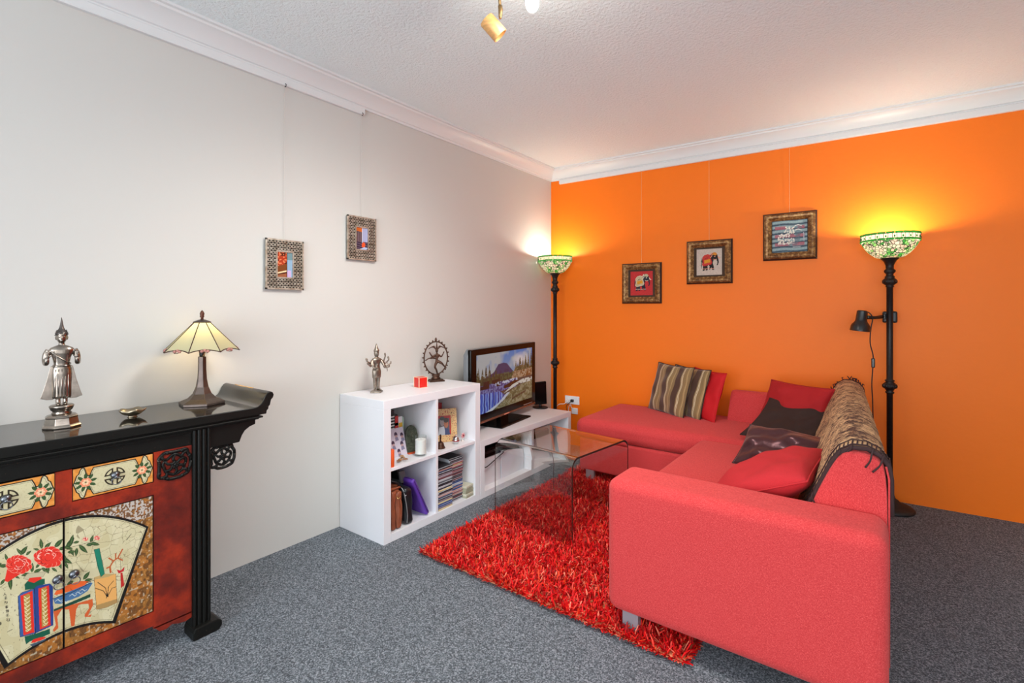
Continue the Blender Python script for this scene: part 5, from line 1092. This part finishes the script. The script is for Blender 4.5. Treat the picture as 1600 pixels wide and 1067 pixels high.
obj('conical_crown', MB().rings([(-.001, 0, .243, .0165, .0160), (-.001, 0, .250, .0170, .0165), (-.001, 0, .256, .0140, .0135), (-.001, 0, .268, .0095, .009), (-.001, 0, .280, .005, .005), (-.001, 0, .292, .0008, .0008)], 18), pew2, de, local=True, smooth=True)
obj('apron_skirt', MB().rings([(.001, 0, .088, .0165, .026), (.001, 0, .092, .0175, .027), (.001, 0, .125, .0175, .0285), (0, 0, .146, .0155, .0235)], 24), pew2, fig, local=True, smooth=True)
obj('tassel', MB().tube([(.016, .062, .148), (.018, .060, .138), (.018, .063, .128), (.018, .060, .120)], [.0012, .0030, .0022, .0008], 6), pew2, fig, local=True, smooth=True)
obj('looped_noose', MB().tube([(.014, .058+.010*math.sin(t), .162+.013*math.cos(t)) for t in np.linspace(0, 2*PI, 17)], .0014, 5), pew2, fig, local=True, smooth=True)
for (yy, zz, dx) in ((-.074, .200, 0), (.048, .222, 0), (.070, .200, 0)): obj('emblem', MB().ball((.014, yy, zz+.004), .0062, n=8, sc=(.7, 1, 1.3)), pew2, fig, local=True, smooth=True)
# dancing figure in a ring of flames
na = thing('ring_statue', 'brown bronze dancing figure inside an oval ring of flames on the bookcase', 'statue', (.100, 2.425, ZT+.0005), -.45)
mb = MB().box(-.035, -.052, 0, .035, .052, .010); mb.box(-.028, -.044, .010, .028, .044, .016); obj('plinth', mb, brz, na, local=True, bevel=.0015)
obj('lotus_base', MB().lathe([(.0, .016), (.030, .016), (.033, .022), (.027, .028), (.024, .034), (.029, .042), (.027, .048), (.0, .050)], n=20, sx=.8, sy=1.0), brz, na, local=True, smooth=True)
ry, rz, cz = .084, .112, .160
mb = MB().tube([(0, ry*math.sin(t), cz+rz*math.cos(t)) for t in np.linspace(-3.0, 3.0, 61)], .0048, 8)
rg = obj('flame_ring', mb, brz, na, local=True, smooth=True)
for k in range(21):
    t = -2.55+5.10*k/20; L = .015 if k != 10 else .030; d = Vector((0, math.sin(t)*ry, math.cos(t)*rz)).normalized(); p = Vector((0, ry*math.sin(t), cz+rz*math.cos(t)))
    sc = 1.5 if k == 10 else 1
    obj('flame', MB().tube([p, p+d*L*.35, p+d*L*.7, p+d*L], [.0035*sc, .0058*sc, .0045*sc, .001], 7), brz, rg, local=True, smooth=True)
mb = MB(); J = lambda y, z, x=.0: (x, y, z)
mb.tube([J(.010, .052), J(.002, .078, .004), J(-.010, .102, .008), J(.006, .135, .003)], [.0055, .0068, .0078, .0115], 10, smooth=4)      # standing leg, knee bent
mb.tube([J(.010, .138), J(.030, .128, .012), J(.042, .118, .014), J(.058, .100, .012), J(.066, .092, .012)], [.0105, .009, .007, .0052, .005], 10, smooth=4)   # lifted leg across
mb.ball((.014, .010, .054), .006, sc=(1.6, .9, .7), n=8); mb.ball((.014, .068, .090), .005, sc=(1, 1.5, .7), n=8)
mb.tube([J(.006, .130), J(.005, .146), J(.006, .160), J(.008, .178), J(.008, .192)], [.0115, .0085, .0090, .0125, .008], 12, smooth=3)
mb.tube([J(.008, .188), J(.006, .200)], [.006, .0055], 8); mb.ball((.001, .006, .210), .0115, n=12, sc=(.95, .9, 1.2))
mb.ball((.012, .006, .209), .0018, n=6, sc=(1, .8, 1.6)); 
for s in (-1, 1): mb.ball((.0105, .006+s*.004, .212), .0014, n=6)
for P_ in ([(.018, .182), (.036, .168), (.045, .180), (.052, .195)], [(-.004, .182), (-.022, .172), (-.036, .180), (-.046, .196)], [(-.004, .178), (-.028, .160), (-.052, .160), (-.072, .150)], [(.018, .178), (.010, .162), (-.016, .158), (-.034, .166)]):
    mb.tube([J(y, z, .003+.002*i) for i, (y, z) in enumerate(P_)], [.0072, .0055, .0045, .0036], 8, smooth=4); y, z = P_[-1]; mb.ball((.010, y, z), .0046, n=8, sc=(.7, 1, 1.2))
    dv_ = Vector((0, P_[-1][0]-P_[-2][0], P_[-1][1]-P_[-2][1])).normalized(); pv = Vector((0, -dv_.z, dv_.y))
    for q in range(4): c0_ = Vector((.010, y, z))+pv*(q-1.5)*.0020; mb.tube([c0_+dv_*.002, c0_+dv_*.007, c0_+dv_*.0105], [.0012, .0011, .0008], 5)
    mb.tube([Vector((.010, y, z))+pv*.004, Vector((.012, y, z))+pv*.0068+dv_*.003], [.0012, .0008], 5)
dn = obj('dancer', mb, brz, na, local=True, remesh=.0015)
obj('tall_crown', MB().rings([(0, .006, .216, .0105, .0105), (0, .006, .224, .0095, .0095), (0, .006, .240, .0055, .0055), (0, .006, .256, .003, .003), (0, .006, .266, .003, .003)], 14), brz, na, local=True, smooth=True)
for s in (-1, 1):
    for k in range(5):
        a = .35+k*.16; L = .058-.003*k; obj('hair_strand', MB().tube([J(.006+s*.008, .218), J(.006+s*L*.5*math.cos(a-.2), .218+L*.55*math.sin(a+.2)), J(.006+s*L*math.cos(a), .216+L*.6*math.sin(a)), J(.006+s*(L+.003)*math.cos(a), .208+L*.6*math.sin(a))], [.002, .0018, .0022, .0012], 6, smooth=3), brz, dn, local=True, smooth=True)
# red cube candle holder
cu = MB(); cube_m = mat('red gloss cube', (212, 32, 22), .3); 
cc = thing('red_cube', 'small glossy red cube with pale edges on top of the bookcase', 'ornament', (.205, 2.186, ZT+.0005), -.20)
S_ = .030
obj('cube_body', MB().box(-S_, -S_, .001, S_, S_, 2*S_+.004), cube_m, cc, local=True, bevel=.002)
mb = MB()
for sx_ in (-1, 1):
    for sy_ in (-1, 1): mb.box(sx_*S_-.0018, sy_*S_-.0018, .0, sx_*S_+.0018, sy_*S_+.0018, 2*S_+.005)
for zz in (.0, 2*S_+.0035):
    mb.box(-S_-.0012, -S_-.0012, zz, S_+.0012, -S_+.0012, zz+.002); mb.box(-S_-.0012, S_-.0012, zz, S_+.0012, S_+.0012, zz+.002); mb.box(-S_-.0012, -S_, zz, -S_+.0012, S_, zz+.002); mb.box(S_-.0012, -S_, zz, S_+.0012, S_, zz+.002)
obj('edge_trim', mb, mat('cream edging', (236, 206, 176), .5), cc, local=True, label='cream edges of the red cube')
# ------------------------------------------------------------------ upper left cubby: books, card, plaque, candle
paper = mat('book pages', (226, 220, 204), .9)
def book(y0, y1, z1, x1, depth, label, col, spine=None, group=None, cat='book', x0=None, z0=US):
    t = thing('book', label, cat, ((x1-depth/2), (y0+y1)/2, z0), 0, group); w = (y1-y0)/2; d = depth/2; h_ = z1-z0
    cm = mat('book cover', col, .45) if not isinstance(col, bpy.types.Material) else col
    mb = MB(); mb.box(-d, -w, 0, d-.002, -w+.002, h_); mb.box(-d, w-.002, 0, d-.002, w, h_); mb.prism([(d-.002, -w), (d, -w*.9), (d+.0015, 0), (d, w*.9), (d-.002, w)], 'z', 0, h_)
    obj('cover', mb, cm, t, local=True); obj('page_block', MB().box(-d+.002, -w+.002, .003, d-.003, w-.002, h_-.003), paper, t, local=True)
    for (za, zb, c, nm) in (spine or []): obj(nm, MB().box(d+.0005, -w*.86, za, d+.0022, w*.86, zb), mat('spine print', c, .45), t, local=True)
    return t
book(1.944, 1.979, .668, .200, .17, 'tall black book with white striped spine in the upper left cubby', (24, 24, 24), [(.06+.018*k, .068+.018*k, (226, 226, 222), 'spine_stripe') for k in range(10)])
book(1.980, 2.008, .636, .200, .16, 'red and black spined book beside the striped black one', (40, 34, 34), [(.14, .225, (196, 40, 34), 'spine_panel'), (.168, .184, (236, 230, 224), 'spine_lettering')])
book(2.009, 2.040, .622, .200, .16, 'white spined book with a yellow mark in the upper left cubby', (222, 222, 226), [(.150, .180, (226, 176, 50), 'spine_mark')])
book(2.041, 2.052, .615, .200, .15, 'thin pale green book, rightmost in the upper left cubby', (176, 196, 176))
cd = thing('postcard', 'white card printed with small purple figures leaning on the books', 'card', (.262, 1.955, US), 0)
cv = Canvas(80, 80, 0, 1, 0, 1, (216, 206, 220)); rr = random.Random(4)
for (x, y) in ((.2,.85),(.62,.78),(.1,.55),(.42,.50),(.80,.42),(.25,.22),(.6,.18),(.88,.72)):
    cv.ell(x, y, .07, .085, (64, 40, 70)); cv.ell(x, y-.07, .06, .05, (196, 160, 160)); cv.poly([(x-.06, y-.10), (x+.06, y-.10), (x+.09, y-.22), (x-.08, y-.24)], (96, 92, 130), .8)
nn_ = Vector((.94, 0, .34)).normalized(); upc = Vector((-.055, 0, .155))
painted('card', cv, (0, -.085, 0), (0, .165, 0), upc, vmat('printed card', .4), cd, thick=.0015, local=True)
obj('easel_back', MB().prism([(-.004, .0), (-.056, .150), (-.058, .150), (-.030, .0)], 'y', -.01, .01), mat('grey card', (170, 170, 170), .8), cd, local=True)
stone = mat('dark green soapstone', (62, 68, 52), .5, var=.45, vscale=90, bmp=.8, bscale=120)
pq = thing('carved_plaque', 'dark green carved stone plaque with arched top between card and candle', 'ornament', (.262, 2.066, US), -.25)
P = [(-.040, 0), (.040, 0), (.041, .10), (.034, .135), (.020, .155), (.0, .164), (-.020, .155), (-.034, .135), (-.041, .10)]
Mt = Matrix.Rotation(-.16, 4, 'Y')
obj('slab', MB().prism(P, 'x', -.011, .011, M=Mt), stone, pq, local=True, bevel=.004)
mb = MB()
for k in range(4): mb.tube([Mt @ Vector((.011, .034*math.cos(a)*(1-k*.2), .100+.050*math.sin(a)*(1-k*.2))) for a in np.linspace(0, PI, 13)], .0022, 5)
for z_ in (.012, .028, .044, .056): mb.tube([Mt @ Vector((.011, -.034, z_)), Mt @ Vector((.011, .034, z_))], .0022, 5)
mb.ball(Mt @ Vector((.012, 0, .095)), .009, sc=(.6, 1, 1.2)); mb.tube([Mt @ Vector((.012, 0, .088)), Mt @ Vector((.013, 0, .064))], [.007, .010], 8)
obj('relief_carving', mb, stone, pq, local=True, smooth=True)
obj('foot', MB().box(-.016, -.040, 0, .030, .040, .006), mat('orange base', (206, 84, 40), .6), pq, local=True, bevel=.001, label='orange foot strip')
cn = thing('jar_candle', 'white candle in a clear glass tumbler on the middle shelf', 'candle', (.352, 2.050, US))
obj('glass_jar', MB().lathe([(.0, 0), (.033, 0), (.0345, .003), (.0350, .118), (.0332, .118), (.0328, .014), (.0, .014)], n=36), clear, cn, local=True, smooth=False, auto=40)
obj('wax', MB().lathe([(.0, .0145), (.0322, .0145), (.0324, .096), (.030, .098), (.006, .0965), (.0, .0965)], n=30), mat('white wax', (240, 238, 236), .5), cn, local=True, auto=40)
obj('wick', MB().tube([(0, 0, .096), (.001, 0, .104)], .0009, 5), blk_matte, cn, local=True)
ob = thing('orange_candle', 'bright orange pillar candle at the front left corner of the middle shelf', 'candle', (.378, 1.808, US))
obj('wax', MB().lathe([(.0, 0), (.0145, 0), (.0155, .003), (.0155, .092), (.013, .096), (.0, .094)], n=24), mat('orange wax', (232, 92, 34), .4), ob, local=True, auto=40); obj('wick', MB().tube([(0, 0, .093), (.001, 0, .101)], .0008, 5), blk_matte, ob, local=True)
fl = thing('dried_seed_heads', 'small heap of dried brown seed heads in front of the card', 'ornament', (.345, 1.90, US))
rr = random.Random(9)
for i, (x, y, z_) in enumerate(((0, 0, .010), (.018, .022, .010), (-.012, .028, .012), (.010, -.020, .009), (-.004, .012, .026))):
    mb = MB()
    for k in range(8): a = 2*PI*k/8+i; mb.tube([(x, y, z_), (x+.008*math.cos(a), y+.008*math.sin(a), z_+.004), (x+.015*math.cos(a), y+.015*math.sin(a), z_+.001)], [.0026, .0036, .0008], 6)
    obj('seed_head', mb, mat('dried pod', (150, 104, 74) if i % 2 else (176, 140, 104), .7), fl, local=True, smooth=True)
# ------------------------------------------------------------------ upper right cubby
rb_ = thing('red_box', 'red box with dark lid behind the ornate frame in the upper right cubby', 'box', (.09, 2.30, US))
obj('box_body', MB().box(-.06, -.13, 0, .06, .13, .205), mat('red card', (176, 20, 24), .45), rb_, local=True, bevel=.002); obj('lid', MB().box(-.062, -.132, .19, .062, .132, .235), mat('dark red lid', (150, 14, 20), .4), rb_, local=True, bevel=.003)
pf = thing('ornate_photo_frame', 'gold patterned photo frame with family picture in the upper right cubby', 'picture frame', (.255, 2.350, US), -.60)
Ml = Matrix.Rotation(-.14, 4, 'Y')
def q4(mb, a, c_, e, f, x0=-.006, x1=.006): mb.box(x0, a, e, x1, c_, f, M=Ml); return mb
cvf = Canvas(120, 150, -.085, .085, 0, .215, (206, 170, 118)); n2 = vnoise(150, 120, 30, 7); cvf.put(n2 > .66, (150, 44, 34), .85); cvf.put(n2 < .22, (110, 70, 34), .8)
mb = MB(); q4(mb, -.085, -.045, 0, .215); q4(mb, .045, .085, 0, .215); q4(mb, -.045, .045, 0, .045); q4(mb, -.045, .045, .170, .215)
m, nt, b = NM('painted gold frame'); n = noise_in(nt, 130, 3); r = ramp(nt, n.outputs['Fac'], [(.0, lin((96, 60, 34))), (.36, lin((222, 186, 130))), (.56, lin((222, 186, 130))), (.60, lin((164, 44, 34)))]); r.color_ramp.interpolation = 'CONSTANT'; nt.links.new(r.outputs[0], b.inputs['Base Color']); b.inputs['Roughness'].default_value = .4
obj('frame_border', mb, m, pf, local=True, bevel=.002)
cv = Canvas(60, 80, -1, 1, -1, 1, (90, 84, 92)); cv.put(cv.v > .7, (170, 30, 30)); cv.put(cv.u > .78, (180, 40, 36)); cv.ell(-.25, .35, .34, .40, (150, 140, 140)); cv.ell(.30, .15, .32, .42, (176, 112, 80)); cv.ell(.3, .5, .36, .25, (60, 50, 44)); cv.ell(-.25, .7, .36, .2, (60, 56, 54)); cv.poly([(-.9,-1),(-.7,-.2),(0,-.1),(.2,-1)], (190, 196, 206)); cv.poly([(.1,-1),(.1,-.3),(.6,-.35),(.9,-1)], (60, 72, 110))
painted('photograph', cv, Ml @ Vector((.001, -.046, .044)), (0, .092, 0), Ml @ Vector((0, 0, .127)), photo_v, pf, local=True)
obj('back_strut', MB().prism([(-.030, .16), (-.070, .0), (-.074, .0), (-.034, .16)], 'y', -.012, .012), blk_matte, pf, local=True)
pt = thing('lidded_pot', 'tiny silver lidded pot in front of the ornate photo frame', 'pot', (.345, 2.362, US))
shiny = mat('bright silver', (206, 206, 206), .2, 1.0)
obj('pot_body', MB().lathe([(.0, 0), (.014, 0), (.014, .003), (.021, .012), (.024, .022), (.022, .031), (.019, .034), (.0, .034)], n=24), shiny, pt, local=True, smooth=True)
obj('lid', MB().lathe([(.021, .034), (.020, .040), (.013, .048), (.005, .052), (.003, .056), (.005, .060), (.0, .063)], n=24), shiny, pt, local=True, smooth=True)
obj('enamel_band', MB().lathe([(.0243, .020), (.0246, .023), (.0240, .026)], n=24, cap=False), mat('red enamel', (150, 40, 50), .3), pt, local=True, smooth=True, label='red band around the pot')
fg = thing('flower_figurine', 'tiny pink flower figurine at the right end of the upper shelf', 'ornament', (.335, 2.437, US))
obj('stand', MB().lathe([(.0, 0), (.012, 0), (.012, .003), (.004, .007), (.003, .026), (.0, .027)], n=16), mat('cream porcelain', (230, 220, 214), .25), fg, local=True, smooth=True)
for k in range(6): a = k*PI/3; obj('petal', MB().ball((.005, .011*math.cos(a), .038+.011*math.sin(a)), .0075, n=8, sc=(.5, 1, 1)), mat('pink porcelain', (220, 150, 152), .3), fg, local=True, smooth=True)
obj('flower_centre', MB().ball((.008, 0, .038), .0055, n=8), mat('dark red centre', (130, 30, 40), .3), fg, local=True, smooth=True)
bl = thing('hand_bell', 'dark bronze hand bell beside the divider on the upper right shelf', 'bell', (.335, 2.232, US))
obj('bell_body', MB().lathe([(.030, 0), (.031, .002), (.024, .014), (.021, .030), (.013, .038), (.0, .040)], n=24, cap=False), brz, bl, local=True, smooth=True)
obj('handle', MB().lathe([(.004, .038), (.006, .046), (.0035, .054), (.006, .064), (.004, .074), (.007, .082), (.0, .088)], n=14), brz, bl, local=True, smooth=True)
# ------------------------------------------------------------------ lower left cubby: bags
leather = mat('tan brown leather', (142, 78, 52), .38, var=.18, vscale=14, bmp=.2, bscale=90); blackl = mat('black grained leather', (26, 27, 30), .34, bmp=.35, bscale=160); nylon = mat('purple neoprene', (92, 52, 158), .55, bmp=.2, bscale=300); gold = mat('gold hardware', (206, 170, 110), .25, 1.0)
def soft(x0, y0, z0, x1, y1, z1, r, f=None, crown=0): return rbox(x0, y0, z0, x1, y1, z1, r, crown, n=6, f=f)
sa = thing('leather_satchel', 'tan brown leather satchel standing at the left of the lower cubby', 'bag', (.24, 1.842, LS))
def belly(p):
    q = Vector(p); k = math.sin(min(max((q.z-LS)/.24, 0), 1)*PI); q.y += .006*k*(1 if q.y > 1.842 else -1); q.x += .004*math.sin(q.z*60); return q
obj('bag_body', soft(.075, 1.800, LS, .372, 1.872, .270, .016, belly), leather, sa, smooth=True)
obj('gusset', soft(.365, 1.808, LS+.004, .386, 1.838, .262, .009, belly), leather, sa, smooth=True)
obj('gusset', soft(.365, 1.842, LS+.004, .388, 1.870, .255, .009, belly), leather, sa, smooth=True)
obj('flap', soft(.070, 1.794, .150, .378, 1.802, .276, .004), leather, sa, smooth=True)
obj('flap', soft(.070, 1.794, .268, .378, 1.876, .279, .005), leather, sa, smooth=True)
obj('handle', MB().tube([(.14, 1.845, .275), (.16, 1.848, .305), (.22, 1.850, .318), (.28, 1.848, .305), (.30, 1.845, .275)], .007, 8, smooth=5), leather, sa, smooth=True)
obj('strap_clip', MB().tube([(.388+.008*math.sin(t), 1.852+.012*math.cos(t), .225+.006*math.sin(t*2)) for t in np.linspace(0, 6.28, 17)], .0022, 6), gold, sa, smooth=True, label='gold trigger clip')
obj('strap', MB().tube([(.385, 1.86, .222), (.392, 1.866, .18), (.39, 1.868, .12), (.38, 1.87, .055)], [.006, .006, .006, .006], 8, smooth=4, flat=.4), leather, sa, smooth=True)
hb_ = thing('black_handbag', 'black leather bag slumped between brown satchel and purple sleeve', 'bag', (.25, 1.935, LS))
def slump(p):
    q = Vector(p); t = (q.z-LS)/.24; q.y -= .028*t; q.x += .010*math.sin(q.z*30+q.y*20)*min(t*3, 1); q.y += .005*math.sin(q.x*40+q.z*35); return q
obj('bag_body', soft(.10, 1.908, LS, .392, 1.972, .262, .024, slump), blackl, hb_, smooth=True)
obj('zip_piping', MB().tube([(.388, 1.912, .06), (.398, 1.905, .12), (.396, 1.893, .20), (.375, 1.885, .262), (.30, 1.880, .272)], .003, 6, smooth=4), mat('grey zip', (150, 150, 150), .4, .5), hb_, smooth=True)
obj('strap', MB().tube([(.36, 1.888, .262), (.375, 1.850, .300), (.36, 1.815, .318), (.30, 1.80, .322), (.22, 1.80, .315)], .010, 8, smooth=5, flat=.5), blackl, hb_, smooth=True)
obj('buckle', MB().tube([(.392+.004*math.cos(t), 1.905+.010*math.sin(t), .215+.013*math.cos(t)) for t in np.linspace(0, 6.28, 15)], .0022, 6), shiny, hb_, smooth=True, label='silver buckle ring')
ps_ = thing('laptop_sleeve', 'purple laptop sleeve leaning to the left in the lower cubby', 'laptop sleeve', (.24, 2.06, LS))
Mp = Matrix.Translation((0, 2.082, LS+.010)) @ Matrix.Rotation(.47, 4, 'X')
sl = soft(.07, -.016, -.004, .385, .016, .262, .015); sl.v = [tuple(Mp @ Vector(p)) for p in sl.v]; obj('sleeve', sl, nylon, ps_, smooth=True)
mb = MB().tube([Mp @ Vector(p) for p in ((.386, .000, .01), (.388, .000, .13), (.386, 0, .25), (.37, 0, .264), (.20, 0, .2645))], .0016, 5); obj('zip', mb, mat('dark purple zip', (44, 24, 80), .5), ps_, smooth=True)
sh2 = thing('black_clutch', 'black and grey quilted pouch lying behind the satchel top, under the shelf', 'bag', (.17, 1.91, LS))
def sl2(p):
    q = Vector(p); q.y -= .10*((q.z-LS)/.30); return q
obj('pouch', soft(.04, 2.012, LS, .300, 2.034, .345, .010, sl2), blackl, sh2, smooth=True)
obj('grey_flap', soft(.22, 1.94, .255, .306, 1.985, .330, .008, lambda p: Vector((p.x, p.y-.06*((p.z-.25)/.3), p.z))), mat('grey leather', (96, 98, 100), .4), sh2, smooth=True)
# ------------------------------------------------------------------ lower right cubby: two stacks of discs and a pile of boxes
case_cols = [(70, 66, 74), (120, 60, 66), (158, 96, 100), (60, 78, 110), (190, 190, 196), (90, 60, 70), (44, 44, 50), (140, 120, 130), (52, 84, 150), (206, 160, 150), (100, 104, 110), (226, 206, 150)]
clear_pl = mat('clear plastic case', (196, 200, 206), .15, spec=.7); case_m = [mat('disc inlay', c, .4) for c in case_cols]
def cd_case(col):
    t = thing('disc_case', 'disc case', 'disc case', (0, 0, 0)); obj('case', MB().box(-.071, -.062, 0, .0705, .062, .0098), clear_pl, t, local=True, bevel=.0008)
    obj('spine_inlay', MB().box(.0705, -.061, .0012, .0717, .061, .0086), case_m[col], t, local=True); obj('inlay_card', MB().box(-.066, .062, .0015, .070, .0626, .0083), case_m[col], t, local=True); obj('cover_card', MB().box(-.070, -.061, .0098, .066, .061, .0102), case_m[col], t, local=True)
    return t
protos = [cd_case(k) for k in range(len(case_cols))]; usedc = set(); rr = random.Random(11)
for (cx, cy, n_c, lab, grp) in ((.322, 2.216, 25, 'thin disc case in the left stack against the divider of the lower right cubby', 'disc cases, left stack'), (.292, 2.345, 27, 'thin disc case in the farther right stack of the lower right cubby', 'disc cases, right stack')):
    for k in range(n_c):
        c = rr.randrange(len(case_cols)) if k else (11 if cx > .3 else 4)
        if k in (3,) and cx > .3: c = 8
        loc = (cx+rr.uniform(-.004, .004), cy+rr.uniform(-.0018, .0018), LS+k*.01035); rz = rr.uniform(-.035, .035) if k < 18 else rr.uniform(-.06, .06)
        rz *= .5
        if c not in usedc: t = protos[c]; usedc.add(c); t.location = loc; t.rotation_euler = (0, 0, rz); t['label'] = lab; t['group'] = grp
        else: t = dup(protos[c], loc, rz, lab, group=grp)
for c in range(len(case_cols)):
    if c not in usedc:
        for ch in list(protos[c].children): bpy.data.objects.remove(ch)
        bpy.data.objects.remove(protos[c])
cream_b = mat('cream card box', (206, 202, 180), .7, var=.08, vscale=40); grey_b = mat('grey green card box', (164, 164, 140), .7, var=.15, vscale=120)
def small_box(name, label, cx, cy, z, w, d, h_, rz, m1, m2):
    t = thing(name, label, 'box', (cx, cy, z), rz); obj('box_body', MB().box(-w/2, -d/2, 0, w/2, d/2, h_-.006), m1, t, local=True, bevel=.001); obj('lid', MB().box(-w/2-.001, -d/2-.001, h_-.012, w/2+.001, d/2+.001, h_), m2, t, local=True, bevel=.001); return t
small_box('card_box', 'flat cream box, bottom of the little pile at the right of the disc stacks', .328, 2.443, LS, .125, .080, .026, .10, grey_b, cream_b)
small_box('card_box', 'flat grey green box, middle of the little pile beside the disc stacks', .327, 2.443, LS+.0262, .122, .078, .024, .06, grey_b, grey_b)
small_box('card_box', 'flat cream topped box, top of the little pile beside the disc stacks', .330, 2.441, LS+.0504, .118, .074, .026, .14, grey_b, cream_b)
# ------------------------------------------------------------------ contents of the television unit
wbx = mat('white card file', (222, 222, 228), .5); TZ0 = .0422
def file_box(label, y0, y1, x1, h_):
    t = thing('storage_box', label, 'storage box', ((.06+x1)/2, (y0+y1)/2, TZ0)); d = (x1-.06)/2; w = (y1-y0)/2
    obj('box_body', MB().box(-d, -w, 0, d, w, h_-.03), wbx, t, local=True, bevel=.002); obj('lid', MB().box(-d-.002, -w-.002, h_-.036, d+.002, w+.002, h_), wbx, t, local=True, bevel=.002); return t
file_box('tall white storage box at the left of the television unit', 2.600, 2.852, .335, .190); file_box('tall white storage box next to the television unit divider', 2.862, 3.140, .335, .190)
file_box('white storage box in the right compartment of the television unit', 3.205, 3.600, .300, .170)
dvd = thing('disc_player', 'black disc player lying on the white boxes under the television', 'disc player', (.20, 2.86, TZ0+.1905))
obj('casing', MB().box(-.14, -.235, .004, .14, .235, .064), blk_gloss, dvd, local=True, bevel=.003); obj('disc_tray', MB().box(.14, -.20, .030, .1425, -.05, .046), blk_matte, dvd, local=True, bevel=.001); obj('display', MB().box(.14, .0, .026, .1412, .14, .046), mat('smoked display', (50, 26, 24), .1), dvd, local=True)
obj('cable', MB().tube([(.139, -.22, .02), (.150, -.235, -.035), (.152, -.20, -.055), (.150, -.10, -.030), (.150, .0, -.002), (.148, .12, .020), (.140, .20, .022)], .0035, 6, smooth=6), cordm, dvd, local=True, smooth=True)
rc = thing('receiver_box', 'black box with dark red top on the white box in the right compartment', 'set top box', (.19, 3.395, TZ0+.1705))
obj('casing', MB().box(-.11, -.165, .003, .11, .165, .040), blk_gloss, rc, local=True, bevel=.003); obj('top_cover', MB().box(-.105, -.160, .040, .105, .160, .052), mat('dark red top', (96, 20, 24), .3), rc, local=True, bevel=.002, label='dark red top cover')
